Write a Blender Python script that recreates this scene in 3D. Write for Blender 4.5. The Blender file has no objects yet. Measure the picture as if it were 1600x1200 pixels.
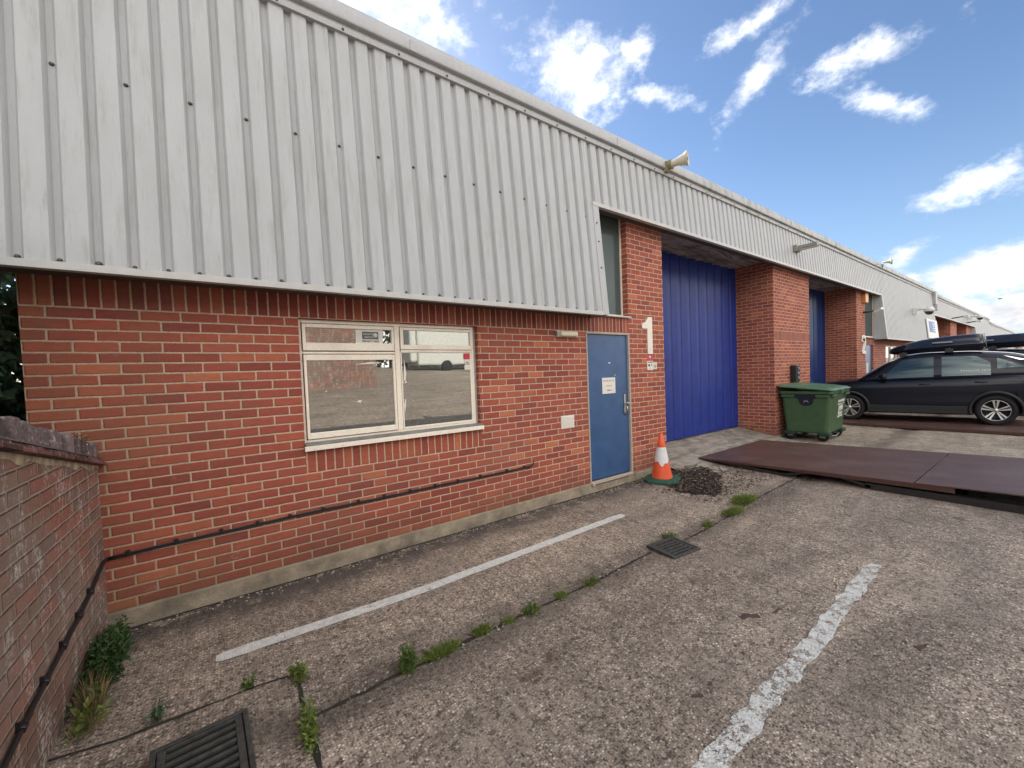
import bpy, bmesh, math, random
import numpy as np
from mathutils import Vector, Matrix, noise as mnoise
random.seed(7)
PI = math.pi
SC = bpy.context.scene
COL = SC.collection
# ------------------------------------------------------------------ camera
F_PX, YAW, PITCH, ROLL = 620.11, .6195, -.0326, -.0389
CAM = Vector((1.0519, -3.8386, 1.5327)); CY = 607.32
fwd = Vector((math.sin(YAW)*math.cos(PITCH), math.cos(YAW)*math.cos(PITCH), math.sin(PITCH)))
r0 = Vector((math.cos(YAW), -math.sin(YAW), 0)); u0 = r0.cross(fwd)
rgt = r0*math.cos(ROLL)+u0*math.sin(ROLL); upv = -r0*math.sin(ROLL)+u0*math.cos(ROLL)
cd = bpy.data.cameras.new('camera'); cam = bpy.data.objects.new('camera', cd); COL.objects.link(cam)
M = Matrix((rgt, upv, -fwd)).transposed().to_4x4(); M.translation = CAM
cam.matrix_world = M
cd.sensor_fit = 'HORIZONTAL'; cd.sensor_width = 36; cd.lens = 36*F_PX/1600
cd.shift_y = (CY-600)/1600; cd.clip_end = 3000; cd.clip_start = .05
SC.camera = cam
# ------------------------------------------------------------------ light
SUN_EL, SUN_AZ = math.radians(31), Vector((.12, 1, 0)).normalized()
sl = bpy.data.lights.new('sun', 'SUN'); sun = bpy.data.objects.new('sun', sl); COL.objects.link(sun)
sl.energy = 3.6; sl.angle = math.radians(.5); sl.color = (1, .94, .86)
sdir = Vector((SUN_AZ.x*math.cos(SUN_EL), SUN_AZ.y*math.cos(SUN_EL), math.sin(SUN_EL)))
sun.rotation_euler = sdir.to_track_quat('Z', 'Y').to_euler()
SC.view_settings.view_transform = 'Standard'; SC.view_settings.look = 'None'
SC.view_settings.exposure = 1.24; SC.view_settings.gamma = 1

# ------------------------------------------------------------------ node helper
class NT:
    def __init__(s, tree):
        s.t = tree; s.n = tree.nodes; s.l = tree.links
    def node(s, typ, **kw):
        n = s.n.new(typ)
        for k, v in kw.items(): setattr(n, k, v)
        return n
    def put(s, inp, v):
        if isinstance(v, bpy.types.NodeSocket): s.l.new(v, inp)
        elif v is not None:
            if hasattr(inp.default_value, '__len__') and not hasattr(v, '__len__'): v = [v]*len(inp.default_value)
            if hasattr(inp.default_value, '__len__') and len(v) == 3 and len(inp.default_value) == 4: v = list(v)+[1]
            inp.default_value = v
    def m(s, op, a, b=None, c=None, clamp=False):
        n = s.node('ShaderNodeMath', operation=op, use_clamp=clamp)
        s.put(n.inputs[0], a)
        if b is not None: s.put(n.inputs[1], b)
        if c is not None: s.put(n.inputs[2], c)
        return n.outputs[0]
    def vm(s, op, a, b=None, sc=None):
        n = s.node('ShaderNodeVectorMath', operation=op); s.put(n.inputs[0], a)
        if b is not None: s.put(n.inputs[1], b)
        if sc is not None: s.put(n.inputs['Scale'], sc)
        return n.outputs['Value'] if op in ('DOT_PRODUCT', 'LENGTH', 'DISTANCE') else n.outputs['Vector']
    def mix(s, f, a, b, typ='MIX'):
        n = s.node('ShaderNodeMix', data_type='RGBA', blend_type=typ); n.clamp_factor = True
        s.put(n.inputs[0], f); s.put(n.inputs[6], a); s.put(n.inputs[7], b)
        return n.outputs[2]
    def ss(s, v, lo, hi, a=0., b=1.):
        n = s.node('ShaderNodeMapRange', interpolation_type='SMOOTHSTEP')
        s.put(n.inputs[0], v); s.put(n.inputs[1], lo); s.put(n.inputs[2], hi); s.put(n.inputs[3], a); s.put(n.inputs[4], b)
        return n.outputs[0]
    def lin(s, v, lo, hi, a=0., b=1.):
        n = s.node('ShaderNodeMapRange')
        s.put(n.inputs[0], v); s.put(n.inputs[1], lo); s.put(n.inputs[2], hi); s.put(n.inputs[3], a); s.put(n.inputs[4], b)
        return n.outputs[0]
    def noise(s, vec, scale, detail=3, rough=.55, dist=0.):
        n = s.node('ShaderNodeTexNoise'); s.put(n.inputs['Vector'], vec); s.put(n.inputs['Scale'], scale)
        n.inputs['Detail'].default_value = detail; n.inputs['Roughness'].default_value = rough; n.inputs['Distortion'].default_value = dist
        return n.outputs['Fac']
    def vor(s, vec, scale, out='Distance', feature='F1', rnd=1.):
        n = s.node('ShaderNodeTexVoronoi', feature=feature); s.put(n.inputs['Vector'], vec); s.put(n.inputs['Scale'], scale)
        n.inputs['Randomness'].default_value = rnd
        return n.outputs[out]
    def ramp(s, f, stops, interp='LINEAR'):
        n = s.node('ShaderNodeValToRGB'); cr = n.color_ramp; cr.interpolation = interp
        while len(cr.elements) < len(stops): cr.elements.new(.5)
        for e, (p, c) in zip(cr.elements, stops): e.position = p; e.color = (*c, 1)
        s.put(n.inputs[0], f); return n.outputs[0]
    def obj(s): return s.node('ShaderNodeTexCoord').outputs['Object']
    def pos(s): return s.node('ShaderNodeNewGeometry').outputs['Position']
    def mapv(s, v, sc): 
        return s.vm('MULTIPLY', v, sc)
    def bump(s, h, dist=.003, st=1.):
        n = s.node('ShaderNodeBump'); n.inputs['Distance'].default_value = dist; n.inputs['Strength'].default_value = st
        s.put(n.inputs['Height'], h); return n.outputs['Normal']

MATS = {}
def newmat(name):
    m = bpy.data.materials.new(name); m.use_nodes = True; t = NT(m.node_tree)
    b = t.n['Principled BSDF']; MATS[name] = m
    return m, t, b
def simple(name, col, rough=.5, metal=0., var=.12, scale=9., bump=0., bscale=60., spec=.5, coat=0.):
    m, t, b = newmat(name)
    p = t.pos(); n = t.noise(p, scale, 4)
    c = t.mix(1., (*col,), t.ramp(n, [(.25, (1-var,)*3), (.75, (1+var,)*3)]), 'MULTIPLY')
    t.put(b.inputs['Base Color'], c); b.inputs['Roughness'].default_value = rough; b.inputs['Metallic'].default_value = metal
    b.inputs['Specular IOR Level'].default_value = spec
    b.inputs['Coat Weight'].default_value = coat; b.inputs['Coat Roughness'].default_value = .04
    if bump: t.put(b.inputs['Normal'], t.bump(t.noise(p, bscale, 3), bump))
    return m

# ------------------------------------------------------------------ sky
def pxdir(x, y):
    return (fwd+rgt*((x-800)/F_PX)-upv*((y-CY)/F_PX)).normalized()
W = bpy.data.worlds.new('World'); SC.world = W; W.use_nodes = True
t = NT(W.node_tree); t.n.clear()
out = t.node('ShaderNodeOutputWorld'); bg = t.node('ShaderNodeBackground')
sky = t.node('ShaderNodeTexSky', sky_type='NISHITA'); sky.sun_disc = False
sky.sun_elevation = SUN_EL; sky.sun_rotation = math.atan2(SUN_AZ.x, SUN_AZ.y)
sky.air_density = 1.0; sky.dust_density = .5; sky.ozone_density = 2.6
tc = t.node('ShaderNodeTexCoord').outputs['Generated']
D = t.vm('NORMALIZE', tc)
nz1 = t.noise(t.mapv(D, (1, 1, 1.5)), 7, 8, .62)
nz2 = t.noise(t.mapv(D, (1, 1, 1.5)), 22, 6, .65)
dens = None; 
lobes = [(640, 25, 85, 75, 0, 1), (560, -40, 150, 90, 0, 1), (895, 105, 105, 75, 10, 1.1), (990, 70, 40, 22, -20, .8), (1030, 152, 60, 16, 10, .75),
         (1165, 40, 80, 22, -35, 1.0), (1172, 135, 75, 26, -55, 1.0), (1340, 92, 95, 26, -22, .95), (1375, 160, 60, 20, 10, .8), (1250, 125, 50, 14, -20, .5),
         (1525, 288, 68, 28, -18, .72), (1418, 395, 34, 14, -25, .75), (1565, 425, 88, 42, -12, 2.0), (1640, 490, 190, 46, 0, 1.6), (1425, 435, 22, 8, 20, .75), (1700, 470, 120, 110, 0, 1.1),
         (150, -380, 300, 140, 10, 1), (1000, -420, 260, 90, -10, .9)]
for (x, y, ra, rb, ang, w) in lobes:
    c = pxdir(x, y); e1 = pxdir(x+20, y-20*math.tan(math.radians(-ang)))-c; e1 = (e1-c*e1.dot(c)).normalized(); e2 = c.cross(e1)
    sx = math.atan(ra/F_PX)*c.dot(fwd); sy = math.atan(rb/F_PX)*c.dot(fwd)
    cc = t.vm('DOT_PRODUCT', D, tuple(c)); ccm = t.m('MAXIMUM', cc, .05)
    a = t.m('DIVIDE', t.vm('DOT_PRODUCT', D, tuple(e1/sx)), ccm); b_ = t.m('DIVIDE', t.vm('DOT_PRODUCT', D, tuple(e2/sy)), ccm)
    q = t.m('SQRT', t.m('ADD', t.m('MULTIPLY', a, a), t.m('MULTIPLY', b_, b_)))
    v = t.m('MULTIPLY', t.m('SUBTRACT', 1.25, q), w)
    v = t.m('MULTIPLY', v, t.m('GREATER_THAN', cc, .05))
    dens = v if dens is None else t.m('MAXIMUM', dens, v)
dens = t.m('MAXIMUM', dens, -1.)
dn = t.m('ADD', dens, t.m('ADD', t.m('MULTIPLY', t.m('SUBTRACT', nz1, .5), 2.6), t.m('MULTIPLY', t.m('SUBTRACT', nz2, .5), 2.2)))
mask = t.ss(dn, .15, 1.6)
# unseen broken cloud facing the row of units, brightened to fill-light its wall
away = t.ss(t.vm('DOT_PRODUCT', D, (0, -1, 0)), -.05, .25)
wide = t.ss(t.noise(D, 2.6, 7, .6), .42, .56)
fill_clouds = t.m('MULTIPLY', away, wide)
mask = t.m('MAXIMUM', mask, fill_clouds)
shade = t.ss(t.noise(t.mapv(D, (1, 1, 3)), 5, 5, .55), .38, .64)
up = t.node('ShaderNodeSeparateXYZ'); t.put(up.inputs[0], D)
lowc = t.ss(up.outputs[2], .10, .30)
puff = t.ss(t.noise(t.mapv(D, (1, 1, 1.6)), 13, 8, .68), .38, .60)
ccol = t.mix(t.m('MULTIPLY', t.m('ADD', shade, puff), .5), (3.1, 3.2, 3.7), (7.0, 6.5, 5.9))
ccol = t.mix(lowc, ccol, t.mix(puff, (5.6, 5.8, 6.2), (9.0, 8.9, 8.8)))
ccol = t.mix(away, ccol, t.mix(puff, (12, 11.6, 11), (17, 16, 15)))  # out-of-frame clouds get raised brightness as added fill on the brick front
skyc = t.mix(1., sky.outputs[0], (.75, .79, .84), 'MULTIPLY')
hz = t.ss(up.outputs[2], -.02, .5, 1., 0.)
skyc = t.mix(t.m('MULTIPLY', hz, .25), skyc, (3.2, 4.3, 5.6))
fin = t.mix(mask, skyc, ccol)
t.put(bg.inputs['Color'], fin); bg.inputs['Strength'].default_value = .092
t.l.new(bg.outputs[0], out.inputs[0])

# ------------------------------------------------------------------ mesh helper
class MB:
    def __init__(s): s.bm = bmesh.new(); s.fm = []
    def poly(s, pts, mi=0, smooth=False):
        vs = [s.bm.verts.new(p) for p in pts]; f = s.bm.faces.new(vs); f.material_index = mi; f.smooth = smooth; return f
    def box(s, x0, x1, y0, y1, z0, z1, mi=0, mf=None):
        v = [s.bm.verts.new((x, y, z)) for x in (x0, x1) for y in (y0, y1) for z in (z0, z1)]
        for k, q in enumerate([(0, 1, 3, 2), (4, 6, 7, 5), (0, 4, 5, 1), (2, 3, 7, 6), (0, 2, 6, 4), (1, 5, 7, 3)]):
            f = s.bm.faces.new([v[i] for i in q]); f.material_index = mi if mf is None else mf(k)
        return v
    def obox(s, c, ax, ay, az, mi=0):
        c = Vector(c); v = [s.bm.verts.new(c+ax*i+ay*j+az*k) for i in (-1, 1) for j in (-1, 1) for k in (-1, 1)]
        for q in [(0, 1, 3, 2), (4, 6, 7, 5), (0, 4, 5, 1), (2, 3, 7, 6), (0, 2, 6, 4), (1, 5, 7, 3)]:
            s.bm.faces.new([v[i] for i in q]).material_index = mi
    def tube(s, pts, r, n=8, mi=0, cap=True, rs=None):
        pts = [Vector(p) for p in pts]; rings = []; prev = None
        for i, p in enumerate(pts):
            d = (pts[min(i+1, len(pts)-1)]-pts[max(i-1, 0)]).normalized()
            a = Vector((0, 0, 1)) if abs(d.z) < .9 else Vector((1, 0, 0))
            if prev is not None: a = prev
            e1 = (a-d*a.dot(d)).normalized(); e2 = d.cross(e1); prev = e1
            R_ = rs[i] if rs else r
            rings.append([s.bm.verts.new(p+e1*R_*math.cos(2*PI*k/n)+e2*R_*math.sin(2*PI*k/n)) for k in range(n)])
        for a, b in zip(rings, rings[1:]):
            for k in range(n):
                f = s.bm.faces.new((a[k], a[(k+1) % n], b[(k+1) % n], b[k])); f.smooth = True; f.material_index = mi
        if cap:
            for q in (rings[0][::-1], rings[-1]): s.bm.faces.new(q).material_index = mi
    def lathe(s, prof, o, axis, n=24, mi=0, smooth=True):
        o = Vector(o); d = Vector(axis).normalized(); a = Vector((0, 0, 1)) if abs(d.z) < .9 else Vector((1, 0, 0))
        e1 = (a-d*a.dot(d)).normalized(); e2 = d.cross(e1); rings = []
        for (r, h) in prof:
            rings.append([s.bm.verts.new(o+d*h+(e1*math.cos(2*PI*k/n)+e2*math.sin(2*PI*k/n))*max(r, 1e-4)) for k in range(n)])
        for i, (a, b) in enumerate(zip(rings, rings[1:])):
            for k in range(n):
                f = s.bm.faces.new((a[k], a[(k+1) % n], b[(k+1) % n], b[k])); f.smooth = smooth; f.material_index = mi[i] if isinstance(mi, (list, tuple)) else mi
    def prism(s, pts2, f2, d, mi=0, smooth=False):
        """pts2 outline; f2 maps (a,b)->Vector; d depth vector"""
        A = [s.bm.verts.new(f2(*p)) for p in pts2]; B = [s.bm.verts.new(f2(*p)+d) for p in pts2]
        n = len(A); s.bm.faces.new(A).material_index = mi; s.bm.faces.new(B[::-1]).material_index = mi
        for i in range(n):
            f = s.bm.faces.new((A[i], B[i], B[(i+1) % n], A[(i+1) % n])); f.material_index = mi; f.smooth = smooth
    def build(s, name, mats, parent=None, origin=None, bevel=0., uv=True, fix=True, smooth_angle=None):
        bm = s.bm
        if fix: bmesh.ops.recalc_face_normals(bm, faces=bm.faces)
        if uv:
            L = bm.loops.layers.uv.new('UVMap')
            for f in bm.faces:
                n = f.normal; ax = max(range(3), key=lambda i: abs(n[i]))
                for l in f.loops:
                    c = l.vert.co; l[L].uv = (c.y, c.z) if ax == 0 else ((c.x, c.z) if ax == 1 else (c.x, c.y))
        if origin is not None: bmesh.ops.translate(bm, verts=bm.verts, vec=-Vector(origin))
        me = bpy.data.meshes.new(name); bm.to_mesh(me); bm.free()
        for m_ in (mats if isinstance(mats, (list, tuple)) else [mats]): me.materials.append(MATS[m_] if isinstance(m_, str) else m_)
        o = bpy.data.objects.new(name, me); COL.objects.link(o)
        if origin is not None: o.location = origin
        if parent is not None: o.parent = parent
        if bevel:
            b = o.modifiers.new('bevel', 'BEVEL'); b.width = bevel; b.segments = 2; b.limit_method = 'ANGLE'; b.angle_limit = math.radians(40)
        return o
def tag(o, label=None, cat=None, group=None, kind=None):
    if label: o['label'] = label
    if cat: o['category'] = cat
    if group: o['group'] = group
    if kind: o['kind'] = kind
    return o
def empty(name, loc=(0, 0, 0), rz=0):
    o = bpy.data.objects.new(name, None); COL.objects.link(o); o.location = loc; o.rotation_euler = (0, 0, rz); o.empty_display_size = .1; return o
def copy_tree(o, parent=None):
    c = o.copy(); COL.objects.link(c); c.parent = parent
    if parent is not None: c.matrix_parent_inverse = o.matrix_parent_inverse.copy()
    for ch in [x for x in bpy.data.objects if x.parent == o]: copy_tree(ch, c)
    return c
def text_mesh(body, size, thick=.001, name='lettering', align='CENTER'):
    cu = bpy.data.curves.new('t', 'FONT'); cu.body = body; cu.size = size; cu.extrude = thick; cu.align_x = align; cu.align_y = 'CENTER'; cu.resolution_u = 3; cu.space_line = .9
    o = bpy.data.objects.new('t', cu); COL.objects.link(o); bpy.context.view_layer.update()
    me = bpy.data.meshes.new_from_object(o.evaluated_get(bpy.context.evaluated_depsgraph_get()))
    bpy.data.objects.remove(o); me.name = name
    return me
def place_text(body, size, loc, xdir, ydir, mat, parent, name='lettering', thick=.001, sx=1.):
    me = text_mesh(body, size, thick, name); me.materials.clear(); me.materials.append(MATS[mat])
    o = bpy.data.objects.new(name, me); COL.objects.link(o)
    x = Vector(xdir).normalized(); y = Vector(ydir).normalized(); z = x.cross(y)
    m = Matrix((x*sx, y, z)).transposed().to_4x4(); m.translation = Vector(loc)
    o.matrix_world = m
    if parent is not None:
        o.parent = parent; bpy.context.view_layer.update(); o.matrix_parent_inverse = parent.matrix_world.inverted()
    return o

# ------------------------------------------------------------------ materials
def brick(name, pu=.225, pv=.075, off=.5, stops=None, mortar=(.42, .31, .22), mh=.0048, stain=(.16, .12, .09), grime=.35, bumpd=.004, v0=0., white=0., algae=0.):
    m, t, b = newmat(name)
    uvn = t.node('ShaderNodeUVMap').outputs[0]; P = t.pos()
    sep = t.node('ShaderNodeSeparateXYZ'); t.put(sep.inputs[0], uvn)
    w1 = t.m('MULTIPLY', t.m('SUBTRACT', t.noise(P, 14, 2), .5), .007); w2 = t.m('MULTIPLY', t.m('SUBTRACT', t.noise(t.vm('ADD', P, (7, 3, 1)), 11, 2), .5), .007)
    w3 = t.m('MULTIPLY', t.m('SUBTRACT', t.noise(P, 75, 3, .65), .5), .0065)
    u = t.m('ADD', t.m('ADD', sep.outputs[0], w1), w3); v = t.m('ADD', t.m('ADD', t.m('SUBTRACT', sep.outputs[1], v0), w2), w3)
    vr = t.m('DIVIDE', v, pv); row = t.m('FLOOR', vr)
    par = t.m('FLOORED_MODULO', row, 2.)
    wr = t.node('ShaderNodeTexWhiteNoise', noise_dimensions='1D'); t.put(wr.inputs['W'], row)
    jit = t.m('MULTIPLY', t.m('SUBTRACT', wr.outputs[0], .5), .012)
    ur = t.m('ADD', t.m('ADD', t.m('DIVIDE', u, pu), t.m('MULTIPLY', par, off)), jit); colm = t.m('FLOOR', ur)
    fu = t.m('MULTIPLY', t.m('FRACT', ur), pu); fv = t.m('MULTIPLY', t.m('FRACT', vr), pv)
    du = t.m('MINIMUM', fu, t.m('SUBTRACT', pu, fu)); dv = t.m('MINIMUM', fv, t.m('SUBTRACT', pv, fv))
    k = .006
    d = t.m('SMOOTH_MIN', du, dv, k)
    mask = t.ss(d, mh-.0012, mh+.0016)
    cmb = t.node('ShaderNodeCombineXYZ'); t.put(cmb.inputs[0], colm); t.put(cmb.inputs[1], row)
    wn = t.node('ShaderNodeTexWhiteNoise', noise_dimensions='2D'); t.put(wn.inputs['Vector'], cmb.outputs[0])
    bc = t.ramp(wn.outputs['Value'], stops)
    # inside each brick: mottling, burnt streaks, pale drags
    offv = t.vm('SCALE', wn.outputs['Color'], sc=9.)
    n1 = t.noise(t.vm('ADD', t.mapv(P, (1, 1, 3)), offv), 14, 4, .6); bc = t.mix(1., bc, t.ramp(n1, [(.25, (.84,)*3), (.55, (1,)*3), (.8, (1.16, 1.12, 1.1))]), 'MULTIPLY')
    n2 = t.noise(P, 160, 3, .6); bc = t.mix(1., bc, t.ramp(n2, [(.3, (.8,)*3), (.7, (1.18,)*3)]), 'MULTIPLY')
    mc = t.mix(1., mortar, t.ramp(t.noise(P, 55, 4, .65), [(.25, (.7, .68, .66)), (.75, (1.2,)*3)]), 'MULTIPLY')
    c = t.mix(mask, mc, bc)
    big = t.noise(P, .9, 5, .6); c = t.mix(t.m('MULTIPLY', t.ss(big, .45, .75), grime), c, stain)
    sm = t.noise(t.mapv(P, (1, 1, .5)), 5, 5, .7); c = t.mix(t.m('MULTIPLY', t.ss(sm, .56, .78), grime*.8), c, stain)
    if not white:
        run = t.noise(t.mapv(P, (9, 9, .55)), 1.7, 5, .7); c = t.mix(t.m('MULTIPLY', t.ss(run, .57, .75), .38), c, (.17, .10, .075))
        eff = t.m('MULTIPLY', t.ss(t.noise(P, 3.1, 5, .7), .60, .74), t.ss(t.noise(P, 50, 4, .7), .40, .62)); c = t.mix(t.m('MULTIPLY', eff, .45), c, (.48, .36, .29))
        spk = t.ss(t.noise(P, 120, 2, .5), .70, .76); c = t.mix(t.m('MULTIPLY', spk, .6), c, (.07, .03, .025))
    # damp, dirtier low courses
    sz = t.node('ShaderNodeSeparateXYZ'); t.put(sz.inputs[0], P)
    low = t.m('MULTIPLY', t.ss(t.m('ADD', sz.outputs[2], t.m('MULTIPLY', t.noise(P, 3, 4), .5)), .15, .62, 1, 0), .5)
    c = t.mix(low, c, (.115, .068, .045))
    if algae:
        al = t.m('MULTIPLY', t.ss(sz.outputs[0], -.2, 1.7, 1., 0.), t.ss(t.noise(P, 2.2, 5, .6), .3, .65)); c = t.mix(t.m('MULTIPLY', al, algae), c, (.15, .125, .065))
    if white:
        wv = t.noise(t.mapv(P, (1, 1, .35)), 9, 6, .75); wv2 = t.noise(P, 45, 4, .7)
        wm = t.m('MULTIPLY', t.ss(wv, .47, .66), t.ss(wv2, .42, .62)); c = t.mix(t.m('MULTIPLY', wm, white, clamp=True), c, (.55, .51, .46))
        sp = t.ss(t.noise(P, 75, 3, .6), .66, .74); c = t.mix(t.m('MULTIPLY', sp, white*.8), c, (.5, .48, .44))
    h = t.m('ADD', t.ss(d, mh-.002, mh+.007), t.m('MULTIPLY', t.m('ADD', n2, t.noise(P, 40, 4)), .28))
    h = t.m('ADD', h, t.m('MULTIPLY', wn.outputs['Value'], .25))
    t.put(b.inputs['Base Color'], c); b.inputs['Roughness'].default_value = .85; b.inputs['Specular IOR Level'].default_value = .3
    t.put(b.inputs['Normal'], t.bump(h, bumpd))
    return m
RED = [(0, (.25, .062, .046)), (.15, (.30, .074, .051)), (.5, (.345, .087, .056)), (.8, (.375, .099, .060)), (.94, (.41, .12, .068)), (1, (.50, .165, .085))]
brick('brick_red', stops=RED, mortar=(.54, .405, .30), mh=.0054, grime=.22, algae=.35)
SRED = [(0, (.20, .048, .040)), (.4, (.25, .060, .046)), (.8, (.30, .078, .052)), (1, (.36, .10, .06))]
brick('brick_soldier', pu=.075, pv=.225, off=0., stops=SRED, mortar=(.55, .39, .27), mh=.0056, v0=2.1, grime=.3, algae=.3)
brick('brick_soldier_sill', pu=.075, pv=.225, off=0., stops=RED, mortar=(.57, .41, .28), mh=.0056, v0=.75, grime=.2)
OLD = [(0, (.17, .108, .085)), (.35, (.215, .118, .088)), (.7, (.26, .115, .082)), (1, (.32, .115, .08))]
brick('brick_old', stops=OLD, mortar=(.36, .29, .23), mh=.0048, stain=(.25, .20, .155), grime=1.0, bumpd=.012, v0=.02, white=1.0)
brick('brick_coping', pu=.075, pv=.30, off=0., stops=[(0, (.06, .045, .05)), (.5, (.10, .065, .068)), (1, (.14, .08, .08))], mortar=(.06, .05, .045), v0=.9, stain=(.12, .11, .10), grime=.5, bumpd=.012, white=.6)

def cladding_mat():
    m, t, b = newmat('clad_metal'); P = t.pos()
    n = t.noise(t.mapv(P, (3, 3, .5)), 2, 5, .6); n2 = t.noise(P, 260, 2, .6); n3 = t.noise(t.mapv(P, (6, 6, .35)), 3, 5, .65)
    c = t.mix(1., (.415, .425, .43), t.ramp(n, [(.3, (.93, .93, .92)), (.7, (1.05, 1.05, 1.05))]), 'MULTIPLY')
    c = t.mix(1., c, t.ramp(n2, [(.3, (.94,)*3), (.7, (1.05,)*3)]), 'MULTIPLY')
    c = t.mix(t.m('MULTIPLY', t.ss(n3, .50, .72), .45), c, (.27, .27, .25))
    c = t.mix(t.m('MULTIPLY', t.ss(t.noise(t.mapv(P, (30, 30, .6)), 1.5, 4, .7), .60, .72), .35), c, (.22, .215, .19))
    t.put(b.inputs['Base Color'], c); b.inputs['Roughness'].default_value = .48; b.inputs['Specular IOR Level'].default_value = .4
    t.put(b.inputs['Normal'], t.bump(t.m('ADD', t.m('MULTIPLY', n2, .4), t.m('MULTIPLY', t.noise(P, 4, 3), 5.)), .0016))
cladding_mat()
def cap_mat():
    m, t, b = newmat('cap_metal'); P = t.pos()
    sx = t.node('ShaderNodeSeparateXYZ'); t.put(sx.inputs[0], P)
    n = t.noise(t.mapv(P, (2.5, 2, .9)), 2.4, 6, .65); n2 = t.noise(P, 30, 4)
    c = t.mix(1., (.41, .415, .42), t.ramp(n2, [(.3, (.93,)*3), (.7, (1.05,)*3)]), 'MULTIPLY')
    far = t.ss(sx.outputs[0], 5.5, 8.5)
    dirt = t.m('MULTIPLY', t.ss(n, .42, .68), t.m('ADD', .12, t.m('MULTIPLY', far, .75)))
    c = t.mix(dirt, c, (.24, .245, .20))
    t.put(b.inputs['Base Color'], c); b.inputs['Roughness'].default_value = .5
cap_mat()
simple('trim_metal', (.50, .50, .48), .45, var=.08, scale=14, bump=.0006, bscale=90)
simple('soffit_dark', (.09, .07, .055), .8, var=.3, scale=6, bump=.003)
def conc(name, col, lo=.65, hi=1.25, sc=7., dirt=(.10, .095, .08), damt=.4, bump=.004, streak=0.):
    m, t, b = newmat(name); P = t.pos()
    c = t.mix(1., col, t.ramp(t.noise(P, sc, 6, .65), [(.28, (lo,)*3), (.72, (hi,)*3)]), 'MULTIPLY')
    c = t.mix(1., c, t.ramp(t.noise(P, 120, 3, .6), [(.3, (.8,)*3), (.7, (1.15,)*3)]), 'MULTIPLY')
    c = t.mix(t.m('MULTIPLY', t.ss(t.noise(P, 2.3, 6, .7), .45, .7), damt), c, dirt)
    if streak:
        c = t.mix(t.m('MULTIPLY', t.ss(t.noise(t.mapv(P, (.6, 2.6, 1)), 2.2, 6, .7, 1.5), .42, .62), streak), c, (.07, .062, .06))
    t.put(b.inputs['Base Color'], c); b.inputs['Roughness'].default_value = .9
    t.put(b.inputs['Normal'], t.bump(t.m('ADD', t.noise(P, 60, 5, .7), t.noise(P, 9, 4)), bump))
conc('plinth_concrete', (.33, .275, .20), damt=.85, dirt=(.13, .11, .085))
conc('soffit_concrete', (.46, .42, .37), damt=.35, streak=.8)
conc('apron_concrete', (.36, .315, .255), sc=4, damt=.65, dirt=(.11, .095, .085), streak=.5)
simple('mortar_render', (.36, .30, .21), .9, var=.6, scale=16, bump=.004)

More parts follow.
